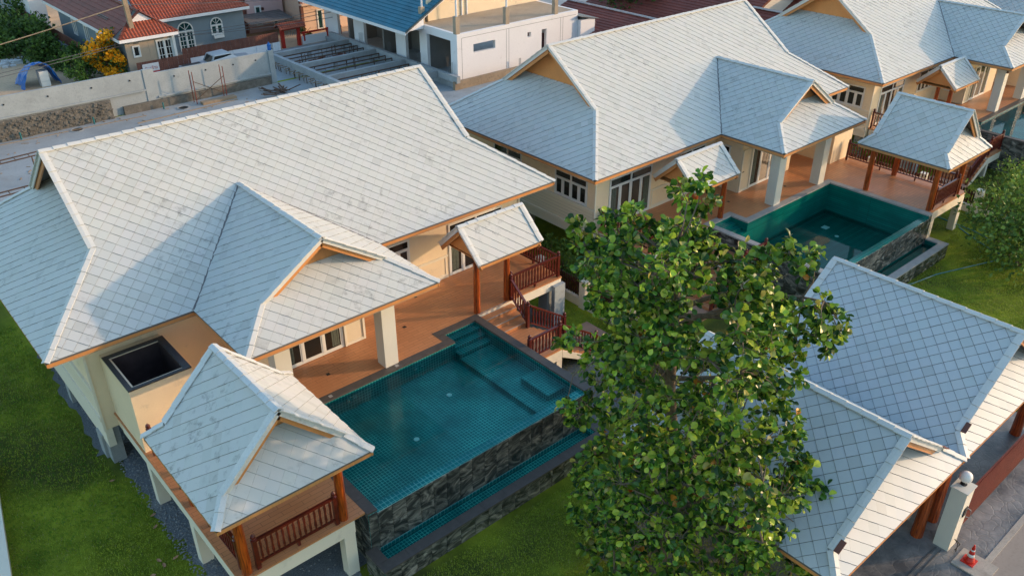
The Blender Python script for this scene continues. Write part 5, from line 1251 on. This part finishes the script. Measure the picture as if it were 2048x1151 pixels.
# ------------------------------------------------------------------ course roofs for the far houses
def course_plane(parent, pts, rowh, m, rib=0, lift=.03, name='tile_course'):
    wp = [P(*p) for p in pts]; n = (wp[1]-wp[0]).cross(wp[2]-wp[0]).normalized()
    if n.z < 0: n = -n
    u = Vector((0,0,1)).cross(n).normalized(); v = n.cross(u); o = wp[0]
    reg = [((p-o).dot(u), (p-o).dot(v)) for p in wp]
    if area2(reg) < 0: reg = reg[::-1]
    us = [p[0] for p in reg]; vs = [p[1] for p in reg]; r = random.Random(int(sum(us)*10)); k = 0; y = min(vs)
    while y < max(vs):
        mb = MB(); xs = [min(us), max(us)]
        if rib: nn = int((xs[1]-xs[0])/rib)+1; xs = [min(us)+rib*i for i in range(nn+1)]
        for x0, x1 in zip(xs, xs[1:]):
            halves = [(x0, (x0+x1)/2, 0, 1), ((x0+x1)/2, x1, 1, 0)] if rib else [(x0, x1, 0, 0)]
            for a, b, ha, hb in halves:
                c = clip2([(a, y), (b, y), (b, y+rowh), (a, y+rowh)], reg)
                if len(c) < 3 or abs(area2(c)) < 1e-4: continue
                hh = lambda q: .012 + lift*(1-(q[1]-y)/rowh) + (rib*.28*(ha+(hb-ha)*(q[0]-a)/(b-a)) if rib else 0)
                tp = [o + u*q[0] + v*q[1] + n*hh(q) for q in c]; m_ = len(tp); lo = [o + u*q[0] + v*q[1] - n*.01 for q in c]
                g = 1 - abs(r.gauss(0, .12))
                mb.addw(tp+lo, [tuple(range(m_))] + [(i, i+m_, (i+1) % m_+m_, (i+1) % m_) for i in range(m_)], 0, (g, g, g))
        if mb.v: mb.build(name, m, parent)
        y += rowh; k += 1
def simple_roof(parent, polys, rowh, m, rib=0, fascia=None, fm='white_render', name='roof'):
    base = MB()
    for p in polys: slab(base, p, .12)
    rf = base.build(name, 'roof_felt', parent)
    for p in polys: course_plane(rf, p, rowh, m, rib)
    for a, b in (fascia or []): MB().bar(a, b, .06, .22).build('fascia', fm, rf)
    return rf
# white unfinished building
t = thing('white_building', 'white unfinished building with a flat terrace and blue tiled roof', 'building', (39, 32, G))
F = -.3; XB, YB_ = 33.7, 25.25
q = MB()                                              # west wall with door openings
segs = [(YB_, 26.0), (28.83, 29.75), (31.6, 32.9), (37.4, 38.9), (41.4, 43.5)]
for a, b in segs: q.box(XB, a, F, XB+.25, b, 2.5)
q.box(XB, YB_, 2.5, XB+.25, 43.5, 3.05); q.box(XB, 31.6, 2.0, XB+.25, 32.9, 2.499)
q.build('west_wall', 'white_render', t)
q = MB()                                              # south wall with openings
X0, X1 = XB+.25, 45.6
op = [(35.16, 37.2, 1.55, 2.15), (40.35, 40.7, 1.8, 2.15), (41.8, 42.3, F, 2.15)]
xs = X0
for a, b, z0, z1 in op:
    q.box(xs, YB_+.001, F, a, YB_+.25, 3.05); 
    if z0 > F: q.box(a, YB_+.001, F, b, YB_+.25, z0)
    q.box(a, YB_+.001, z1, b, YB_+.25, 3.05); xs = b
q.box(xs, YB_+.001, F, X1, YB_+.25, 3.05)
q.build('south_wall', 'white_render', t)
q = MB()
for x in (34.1, 38.25, 38.5, 43.75, 44.0): q.box(x, YB_-.006, F, x+.02, YB_-.001, 2.75)
q.box(34.1, YB_-.006, 2.73, 45.4, YB_-.001, 2.75); q.build('render_joint', 'rebar_grey', t)
MB().box(XB+.26, YB_+.26, F-.05, X1, 43.5, F).build('floor', 'concrete', t)
MB().box(XB+.251, YB_+.251, 2.85, X1-.25, 29.8, 3.04).build('terrace_slab', 'screed', t)
MB().box(X1-.25, YB_+.251, F, X1, 29.8, 3.05).build('east_wall', 'white_render', t)
q = MB(); q.box(XB+2.9, 29.0, F, XB+3.1, 43, 2.84); q.box(XB+.3, 29.0, F, XB+2.9, 29.2, 2.84); q.box(XB+.3, 35, F, XB+2.9, 35.2, 2.6); q.box(XB+.3, 40.1, F, XB+2.9, 40.3, 2.6); q.build('inner_wall', 'interior_dim', t)
MB().box(XB-.35, YB_, F-.35, XB-.001, 43.5, F+.02).build('floor_edge', 'concrete', t)
for (x, y) in ((33.83, 25.4), (38.4, 25.4), (43.3, 25.4), (33.85, 29.5)):
    MB().box(x-.17, y-.13, 3.051, x+.17, y+.2, 4.25).build('column', 'screed', t)
    MB().tube([(x, y, 4.25), (x, y, 6.6)], .07, 8).build('post', 'white_render', t)
q = MB(); q.add([(34.6,29.81,3.05),(47,29.81,3.05),(47,29.81,7.2),(38.2,29.81,7.2),(34.6,29.81,4.5),(34.6,30.0,3.05),(47,30.0,3.05),(47,30.0,7.2),(38.2,30.0,7.2),(34.6,30.0,4.5)], [(0,1,2,3,4),(9,8,7,6,5),(0,5,6,1),(4,3,8,9),(0,4,9,5)])
q.build('upper_wall', 'wall_cream', t)
for x in (37.7, 38.2): MB().tube([(x, 29.75, 3.05), (x, 29.75, 7)], .06, 8).build('downpipe', 'white_render', t)
bl = [(31.95, 28.95, 2.8), (31.95, 44.5, 2.8), (39.5, 44.5, 6.9), (39.5, 28.95, 6.9)]
rf = simple_roof(t, [bl], .34, 'blue_tile', fascia=[((31.95,28.95,2.7),(31.95,44.5,2.7))], name='blue_roof')
q = MB(); q.add([(31.95,28.97,2.62),(39.5,28.97,6.72),(39.5,28.97,6.9),(31.95,28.97,2.8),(31.95,29.1,2.62),(39.5,29.1,6.72),(39.5,29.1,6.9),(31.95,29.1,2.8)], [(0,1,2,3),(7,6,5,4),(0,4,5,1),(3,2,6,7),(0,3,7,4)]); q.build('verge', 'white_render', rf)
q = MB(); q.add([(32.4,29.11,2.8),(33.69,29.11,2.8),(33.69,29.11,3.55)], [(0,1,2)]); q.build('eave_end', 'white_render', rf)
MB().bar((32.0, 28.99, 2.86), (39.5, 28.99, 6.94), .12, .05).build('verge_cap', 'blue_tile', rf)
for (a, b, c_, d) in ((45.62, 24.9, 47.2, 29.5),):
    q = MB().box(a, b, F, c_, d, 2.3); q.build('annex', 'white_render', t)
    course_plane(t, [(a-.1, b-.1, 2.6), (c_+.3, b-.1, 2.2), (c_+.3, d, 2.2), (a-.1, d, 2.6)], .4, 'metal_roof_grey')
q = MB().box(33.0, 24.7, G, 40.5, 24.95, -.05); q.build('block_wall', 'brick_bare', None, label='low rough block wall running below the white building', cat='wall')
q = MB(); [q.tube([(39.2+dx, 24.8, -.05), (39.2+dx, 24.8, .55)], .018, 4) for dx in (-.08, 0, .08)]; q.build('starter_bars', 'rebar_grey', None, label='short steel bars sticking out of the rough block wall', cat='rebar')
sheet('rear_yard', 26, 11, 60, 24.9, G+.010, 'concrete')
MB().box(18.5, 12.6, G, 33, 12.8, .9).build('block_wall', 'brick_bare', None, label='rough block wall behind the gap between the nearest and middle villa', cat='wall')

# grey bungalow
t = thing('grey_bungalow', 'blue grey bungalow with a red tiled roof and arched windows', 'house', (22, 50, G))
MB().box(16.75, 42.4, G, 20.2, 58, 2.3).build('wing_wall', ['blue_grey_wall'], t)
MB().box(18.4, 42.36, G, 20.22, 42.399, 2.28).build('porch_wall', 'beige_wall', t); MB().box(16.74, 42.37, G, 18.399, 42.399, 2.28).build('porch_wall', 'beige_wall', t)
MB().box(20.2, 46.8, G, 28.0, 57, 2.3).build('main_wall', 'blue_grey_wall', t)
window(t, 18.95, 20.15, -.4, 1.9, 42.36, cols=2, rows=4, gm='window_glass', bar=.09, proud=.06, name='french_window')
window(t, 17.2, 17.75, .9, 1.75, 42.37, cols=1, gm='window_glass', bar=.08, proud=.06)
def arched(x0, x1, z0, zs, y, cols, rows, name='arched_window'):
    wn = window(t, x0, x1, z0, zs, y, cols=cols, rows=rows, gm='window_glass_green', bar=.08, proud=.06, name=name)
    cx, R_ = (x0+x1)/2, (x1-x0)/2; n = 12; q = MB()
    for i in range(n):
        a0, a1 = math.pi*i/n, math.pi*(i+1)/n
        pts = [(cx+k*math.cos(a), yy, zs+.05+k*math.sin(a)) for yy in (y-.06, y-.002) for k, a in ((R_, a0), (R_, a1), (R_-.09, a1), (R_-.09, a0))]
        q.add(pts, [(0,1,2,3),(7,6,5,4),(0,4,5,1),(2,6,7,3)])
    for a in (.25, .5, .75): q.bar((cx, y-.03, zs+.06), (cx+(R_-.06)*math.cos(math.pi*a), y-.03, zs+.05+(R_-.06)*math.sin(math.pi*a)), .03, .04, up=(0,1,0))
    q.build('arch_frame', 'window_white', wn)
    g = MB(); g.add([(cx, y-.008, zs+.05)] + [(cx+(R_-.05)*math.cos(math.pi*i/n), y-.008, zs+.05+(R_-.05)*math.sin(math.pi*i/n)) for i in range(n+1)], [(0, i+1, i+2) for i in range(n)])
    g.build('arch_pane', 'window_glass_green', wn)
arched(25.05, 26.1, .45, 1.25, 46.8, 2, 1); arched(22.3, 23.6, -.4, 1.15, 46.8, 2, 4)
MB().box(25.15, 46.55, .2, 26.0, 46.799, .42).build('window_box', 'window_white', t)
for k, y in enumerate((44.5, 47.5, 50.5, 53.5)): window(t, y, y+1.0, .5, 1.8, 16.75, axis='x', sgn=-1, cols=2, gm='window_glass', bar=.08, proud=.06)
MB().box(20.15, 42.2, G, 20.35, 42.4, 2.1).build('porch_post', 'window_white', t)
ZE = 2.4
def hipp(x0, y0, x1, y1, s, f0, axis='y', ze=ZE):
    tm = (x0+x1)/2; zr = ze+(x1-x0)/2*s
    return [[(x0,y0,ze),(x0,y1,ze),(tm,y1,zr),(tm,y0+f0,zr),(x0+f0,y0+f0,ze+f0*s)], [(x1,y0,ze),(x1,y1,ze),(tm,y1,zr),(tm,y0+f0,zr),(x1-f0,y0+f0,ze+f0*s)],
            [(x0,y0,ze),(x1,y0,ze),(x1-f0,y0+f0,ze+f0*s),(x0+f0,y0+f0,ze+f0*s)]], zr
pl, zr = hipp(16.25, 41.8, 20.55, 60, .72, 1.15)
rf = simple_roof(t, [pl[0]], .36, 'red_tile', fascia=[((16.25,41.8,ZE-.12),(16.25,60,ZE-.12)), ((16.25,41.8,ZE-.12),(20.55,41.8,ZE-.12))])
course_plane(rf, pl[1], .36, 'red_tile', .24); course_plane(rf, pl[2], .36, 'red_tile_bright', .24)  # front slope takes the sunlit red, side slope the shaded red
b = MB(); slab(b, pl[1], .1); slab(b, pl[2], .1); b.build('roof_felt', 'roof_felt', rf)
q = MB(); zz = ZE+1.15*.72; q.add([(17.4,42.96,zz),(19.4,42.96,zz),(18.4,42.96,zr-.05),(17.4,43.05,zz),(19.4,43.05,zz),(18.4,43.05,zr-.05)], [(0,1,2),(5,4,3),(0,1,4,3),(1,2,5,4),(2,0,3,5)]); q.build('gable_wall', 'white_render', t)
for a, b_ in (((16.25,41.8,ZE),(17.4,42.95,zz)), ((17.4,42.95,zz),(18.4,42.95,zr)), ((20.55,41.8,ZE),(19.4,42.95,zz)), ((19.4,42.95,zz),(18.4,42.95,zr)), ((18.4,42.95,zr),(18.4,60,zr))):
    caps(rf, a, b_, half=.16, drop=.07, lift=.09, m='red_tile_bright')
mn = [(19.6,46.3,ZE),(28.4,46.3,ZE),(28.4-3.4,46.3+3.4,ZE+3.4*.65),(19.6,46.3+3.4,ZE+3.4*.65)]
rf2 = simple_roof(t, [mn], .36, 'red_tile_bright', .24, fascia=[((20.6,46.3,ZE-.12),(28.4,46.3,ZE-.12)), ((28.4,46.3,ZE-.12),(28.4,57,ZE-.12))])  # sunlight put into this slope's brighter red
course_plane(rf2, [(28.4,46.3,ZE),(28.4,57,ZE),(25.0,57,ZE+3.4*.65),(25.0,49.7,ZE+3.4*.65)], .36, 'red_tile', .24)
b = MB(); slab(b, [(28.4,46.3,ZE),(28.4,57,ZE),(25.0,57,ZE+3.4*.65),(25.0,49.7,ZE+3.4*.65)], .1); b.build('roof_felt', 'roof_felt', rf2)
for k in range(2): MB().bar((17.0+k*.12, 46.0, 3.02+k*.085), (17.0+k*.12, 48.2, 3.02+k*.085), .04, .05).build('roof_rail', 'metal_roof_grey', t)

# fences in front of it
t = thing('board_fence', 'white base wall topped by reddish brown boards before the grey bungalow', 'fence', (25, 42.9, G))
MB().box(20.9, 42.8, G, 29.0, 42.95, .02).build('base_wall', 'white_render', t)
for i in range(41): MB().box(20.95+i*.195, 42.84+(i%2)*.01, .03, 20.95+i*.195+.18, 42.87+(i%2)*.01, .82+rr.uniform(-.01,.01)).build('board', 'brown_board', t)
for x in (20.9, 22.9, 24.9, 26.9, 28.8): MB().box(x, 42.74, G, x+.16, 42.799, .05).build('pillar', 'white_render', t)
t = thing('board_gate', 'brown board gate carrying a white and red sign', 'gate', (19, 41.5, G))
for i in range(21): MB().box(17.0+i*.19, 41.5+(i%2)*.01, G, 17.0+i*.19+.175, 41.53+(i%2)*.01, .72).build('board', 'brown_board', t)
s = thing('sign_board', 'white sign with red and blue lettering hung on the brown gate', 'sign', (17.95, 41.4, -.2))
MB().box(17.35, 41.44, -.28, 18.55, 41.47, .55).build('panel', 'sign_white', s); MB().box(17.35, 41.432, -.28, 18.55, 41.439, -.02).build('red_band', 'sign_red', s)
def word(txt, parent, x, y, z, size, m):
    cu = bpy.data.curves.new('lettering', 'FONT'); cu.body = txt; cu.size = size; cu.extrude = .004; cu.materials.append(MATS[m])
    tmp = bpy.data.objects.new('lettering', cu); COL.objects.link(tmp)
    me = bpy.data.meshes.new_from_object(tmp.evaluated_get(bpy.context.evaluated_depsgraph_get())); bpy.data.objects.remove(tmp)
    o = bpy.data.objects.new('lettering', me); COL.objects.link(o); o.parent = parent
    o.matrix_local = Matrix.Translation(P(x, y, z)-rootloc(parent)) @ Matrix.Rotation(R(90), 4, 'X')
word('\u0e23\u0e31\u0e1a\u0e2a\u0e23\u0e49\u0e32\u0e07', s, 17.5, 41.434, .12, .3, 'sign_red'); word('08-5', s, 17.55, 41.43, -.22, .2, 'sign_white')
t = thing('side_fence', 'pale blue wall topped by brown boards along the left of the bungalow', 'fence', (15.6, 53, G))
MB().box(15.5, 43.3, G, 15.65, 68, .1).build('base_wall', 'blue_grey_wall', t)
for i in range(60): MB().box(15.54, 43.4+i*.4, .101, 15.58, 43.4+i*.4+.38, .9).build('board', 'brown_board', t)

# pickup truck behind the wall
t = thing('pickup_truck', 'silver pickup truck half hidden behind the grey wall', 'pickup', (22.2, 39.6, G))
q = MB(); prof = [(19.6,-.1),(19.6,.28),(21.2,.32),(21.45,.34),(21.75,.92),(23.0,.97),(23.75,.42),(24.9,.32),(25.0,-.1)]
for y0, y1, ins in ((38.75, 40.45, 0),):
    n = len(prof); v0 = [(x, y0+(.18 if z > .5 else 0), z) for x, z in prof]; v1 = [(x, y1-(.18 if z > .5 else 0), z) for x, z in prof]
    q.add(v0+v1, [tuple(range(n)), tuple(range(2*n-1, n-1, -1))] + [(i, (i+1)%n, (i+1)%n+n, i+n) for i in range(n)])
q.box(19.7, 38.8, -.35, 24.9, 40.4, -.101)
q.build('body', 'lorry_silver', t)
q = MB().add([(19.7,38.88,.335),(21.1,38.88,.345),(21.1,40.32,.345),(19.7,40.32,.335)], [(0,1,2,3)]); q.build('bed_cover', 'black_metal', t)
q = MB(); q.add([(23.06,39.0,.955),(23.76,38.95,.44),(23.76,40.25,.44),(23.06,40.2,.955)], [(0,1,2,3)]); q.build('windscreen', 'window_glass', t)
q = MB(); q.add([(21.55,38.81,.5),(23.6,38.81,.5),(23.0,38.90,.9),(21.78,38.90,.88)], [(0,1,2,3)]); q.build('side_window', 'window_glass', t)
q = MB(); q.add([(21.44,39.05,.42),(21.7,39.1,.88),(21.7,40.1,.88),(21.44,40.15,.42)], [(0,1,2,3)]); q.build('rear_window', 'window_glass', t)
for x in (20.4, 23.9):
    for y in (38.8, 40.2): MB().tube([(x, y-.02, -.33), (x, y+.2, -.33)], .33, 14).build('wheel', 'tyre', t)
t = thing('water_bottle', 'bright blue plastic bottle standing on the end of the grey wall', 'bottle', (24.3, 35, 1.7))
MB().lathe((24.3, 35.0, 1.701), [(.12,0),(.14,.05),(.14,.18),(.12,.22),(.14,.26),(.14,.38),(.05,.5),(.05,.56)], 12).build('body', 'tarp_blue', t)

# red gateway and rail
t = thing('red_gateway', 'small red gateway with a tiled roof between red posts', 'gateway', (30.2, 43.2, G))
for x in (29.5, 30.95): MB().box(x-.13, 43.1, G, x+.13, 43.36, .95).build('post', 'vermilion', t)
MB().box(29.35, 43.12, .75, 31.1, 43.3, .9).build('lintel', 'vermilion', t)
for k in range(7): MB().bar((29.75+k*.17, 43.22, .2), (29.75+k*.17, 43.22, .74), .03, .03).build('lattice', 'coping_pale', t)
for sg in (-1, 1): course_plane(t, [(29.1, 43.22+sg*.55, .93), (31.4, 43.22+sg*.55, .93), (31.4, 43.22, 1.32), (29.1, 43.22, 1.32)], .2, 'red_tile_bright', .2)
t = thing('railed_wall', 'white wall with a red rail and posts right of the red gateway', 'wall', (32.6, 43.2, G))
MB().box(31.2, 43.1, G, 35.0, 43.25, .05).build('wall', 'white_render', t); MB().box(31.2, 43.1, .25, 35.0, 43.2, .38).build('rail', 'vermilion', t)
for x in (31.4, 33.6, 34.9): MB().box(x-.07, 43.08, G+.3, x+.07, 43.22, .42).build('post', 'vermilion', t)

# pink and peach houses
t = thing('pink_house', 'pink house at the top with white framed windows', 'house', (31.5, 52, G))
MB().box(29.6, 49.5, G, 33.0, 56, 5.5).build('wall', 'pink_wall', t)
MB().box(28.9, 49.7, G, 29.59, 56, 5).build('brown_side', 'brown_board', t)
window(t, 30.3, 30.9, -.1, 1.6, 49.5, cols=1, gm='window_glass_green', bar=.09, proud=.06); window(t, 31.9, 32.4, -.5, .7, 49.5, cols=1, gm='window_glass_green', bar=.09, proud=.06)
MB().box(30.9, 49.3, 1.2, 31.1, 49.499, 1.4).build('wall_lamp', 'lamp_brown', t)
course_plane(t, [(28.6,46.9,.7),(32.6,46.9,.7),(32.6,49.49,1.0),(28.6,49.49,1.9)], .4, 'metal_roof_grey')
t = thing('peach_house', 'peach house behind the red rail with tall white windows', 'house', (35.5, 49, G))
MB().box(33.3, 46.5, G, 39.5, 54, 5.5).build('wall', 'peach_wall', t)
MB().box(33.05, 46.3, G, 33.29, 46.6, 4.5).build('post', 'brown_board', t)
MB().box(33.0, 46.0, 1.75, 37.5, 46.499, 1.9).build('string_course', 'peach_wall', t)
for x in (34.6, 35.7): window(t, x, x+.62, -.55, 1.2, 46.5, cols=1, gm='window_glass_green', bar=.1, proud=.06)

# blue tarp over blocks
t = thing('tarp_stack', 'blue tarpaulin draped over a stack of white blocks on the dirt lot', 'tarpaulin', (11.3, 45.2, G))
for k in range(3): MB().box(11.25, 44.85, G+.01+k*.36, 11.85, 45.6, G+.36+k*.36).build('block', 'white_plastic', t)
rt = random.Random(2); v = []; nx, ny = 18, 12
for j in range(ny+1):
    for i in range(nx+1):
        u_ = i/nx*2-1; w_ = j/ny
        x = 11.3 + u_*1.25*(1+.08*math.sin(w_*9)); h = 1.7*(1-abs(u_)**2.4)
        v.append((x + rt.gauss(0,.03), 44.9 + w_*2.2 - .25*(1-abs(u_)), G+.04+max(0, h*(1-.35*w_*w_)) + rt.gauss(0,.03)))
fs = [(j*(nx+1)+i, j*(nx+1)+i+1, (j+1)*(nx+1)+i+1, (j+1)*(nx+1)+i) for j in range(ny) for i in range(nx)]
o = MB().add(v, fs).build('tarpaulin', 'tarp_blue', t)
md = o.modifiers.new('thickness', 'SOLIDIFY'); md.thickness = .02
rr = random.Random(6)
for i, (x, y) in enumerate(((8.6, 58.5), (11.2, 53.0))):
    q = MB()
    for k in range(70):
        px, py = x+rr.gauss(0,1.0), y+rr.gauss(0,.6); s = rr.uniform(.08,.28)
        q.box(px-s, py-s*.7, G, px+s, py+s*.7, G+s*rr.uniform(.4,1))
    q.build('rubble', 'rubble', None, kind='stuff', label=['pale rubble heap at the left edge of the dirt lot', 'small pale rubble heap beside the dark bushes'][i], cat='rubble')

# utility pole and wires
t = thing('utility_pole', 'weathered concrete utility pole beside the flowering bush', 'pole', (17.7, 42.6, G))
q = MB(); q.add([(17.7+sx*.17, 42.6+sy*.17, G) for sx, sy in ((-1,-1),(1,-1),(1,1),(-1,1))] + [(17.3+sx*.13, 42.6+sy*.13, 9) for sx, sy in ((-1,-1),(1,-1),(1,1),(-1,1))], [(0,3,2,1),(4,5,6,7),(0,1,5,4),(1,2,6,5),(2,3,7,6),(3,0,4,7)]); q.build('shaft', 'mortar_pale' if False else 'brick_bare', t)
MB().box(17.35, 42.36, 1.85, 17.75, 42.84, 1.92).build('clamp', 'rebar_grey', t); MB().box(17.35, 42.36, 2.05, 17.75, 42.84, 2.1).build('clamp', 'rebar_grey', t)
for k, (a, b, sag) in enumerate((((-8,42.2,1.8),(17.4,42.5,4.6),.5), ((-8,42.0,1.1),(17.4,42.5,2.1),.35), ((-8,42.0,.7),(17.4,42.5,1.95),.35), ((17.4,42.5,4.6),(45,42.2,3.2),.6), ((17.4,42.5,2.1),(45,42.2,2.9),.5), ((17.4,42.5,1.95),(45,42.2,2.5),.5), ((17.4,42.5,2.1),(45,41.9,1.9),.6))):
    pts = [(a[0]+(b[0]-a[0])*i/14, a[1]+(b[1]-a[1])*i/14, a[2]+(b[2]-a[2])*i/14 - sag*math.sin(math.pi*i/14)) for i in range(15)]
    MB().tube(pts, .022 if k else .035, 4).build('overhead_cable', 'brick_bare' if k == 0 else 'rebar_grey', None, label=['thick pale overhead cable running left from the pole top', 'upper thin overhead cable left of the utility pole', 'lower thin overhead cable left of the utility pole', 'highest overhead cable right of the pole, across the red roof', 'second overhead cable right of the pole, across the arched window', 'third overhead cable right of the pole, below the window', 'lowest overhead cable right of the pole, sagging to the pink house'][k], cat='cable', group='overhead cables at the utility pole')

# top left warehouse wall
t = thing('metal_fence', 'tall grey panelled boundary fence in the top left corner', 'fence', (16, 72, G))
for k in range(10): MB().box(15.6-.02, 69+k*1.6, G, 15.7, 69+k*1.6+1.5, 2.0).build('fence_panel', 'plaster_grey', t)
MB().tube([(15.5, 66.5, 2.2), (14.5, 84, 2.2)], .08, 8).build('pipe', 'hose_teal', t)
MB().box(15.7, 62.5, G, 17.0, 69, 3.6).build('white_shed', 'white_render', None, label='white shed end beside the dark red roof, top left', cat='shed')

# dark red roofs behind the middle villa
def redroof(label, xr, zr, xe, ze, y0, y1, wall=True):
    t = thing('red_roof_house', label, 'house', ((xr+xe)/2, (y0+y1)/2, G))
    MB().box(xe+.6, y0+.5, G, 2*xr-xe-.6, y1-.5, ze-.05).build('wall', 'wall_white', t)
    a = [(xe,y0,ze),(xe,y1,ze),(xr,y1,zr),(xr,y0,zr)]; b = [(2*xr-xe,y0,ze),(2*xr-xe,y1,ze),(xr,y1,zr),(xr,y0,zr)]
    rf = simple_roof(t, [a, b], .36, 'red_tile'); caps(rf, (xr,y0,zr), (xr,y1,zr), half=.2, drop=.08, lift=.1, m='mortar_pale')
    g = MB().add([(xe+.7,y0+.5,ze-.05),(2*xr-xe-.7,y0+.5,ze-.05),(xr,y0+.5,zr-.2),(xe+.7,y0+.62,ze-.05),(2*xr-xe-.7,y0+.62,ze-.05),(xr,y0+.62,zr-.2)], [(0,1,2),(5,4,3),(0,1,4,3),(1,2,5,4),(2,0,3,5)]); g.build('gable_wall', 'wall_white', t)
    for s in (xe, 2*xr-xe): MB().bar((s, y0+.02, ze-.08), (xr, y0+.02, zr-.08), .05, .18).build('bargeboard', 'red_tile_bright', rf)
    return t
redroof('dark red roof with a pale mortared ridge right of the white building', 50.3, 2.3, 42.5, -.3, 13.5, 31)
redroof('second dark red roof behind the ridge of the middle villa', 61.0, 4.2, 53.5, .8, 17, 33)
redroof('small red edged gable house at the top between two villas', 56.0, 3.2, 52.8, 1.4, 10.5, 16.5)
redroof('dark red roof at the top right behind the farthest villa gable', 66.5, 4.0, 60, 1.0, 8, 24)
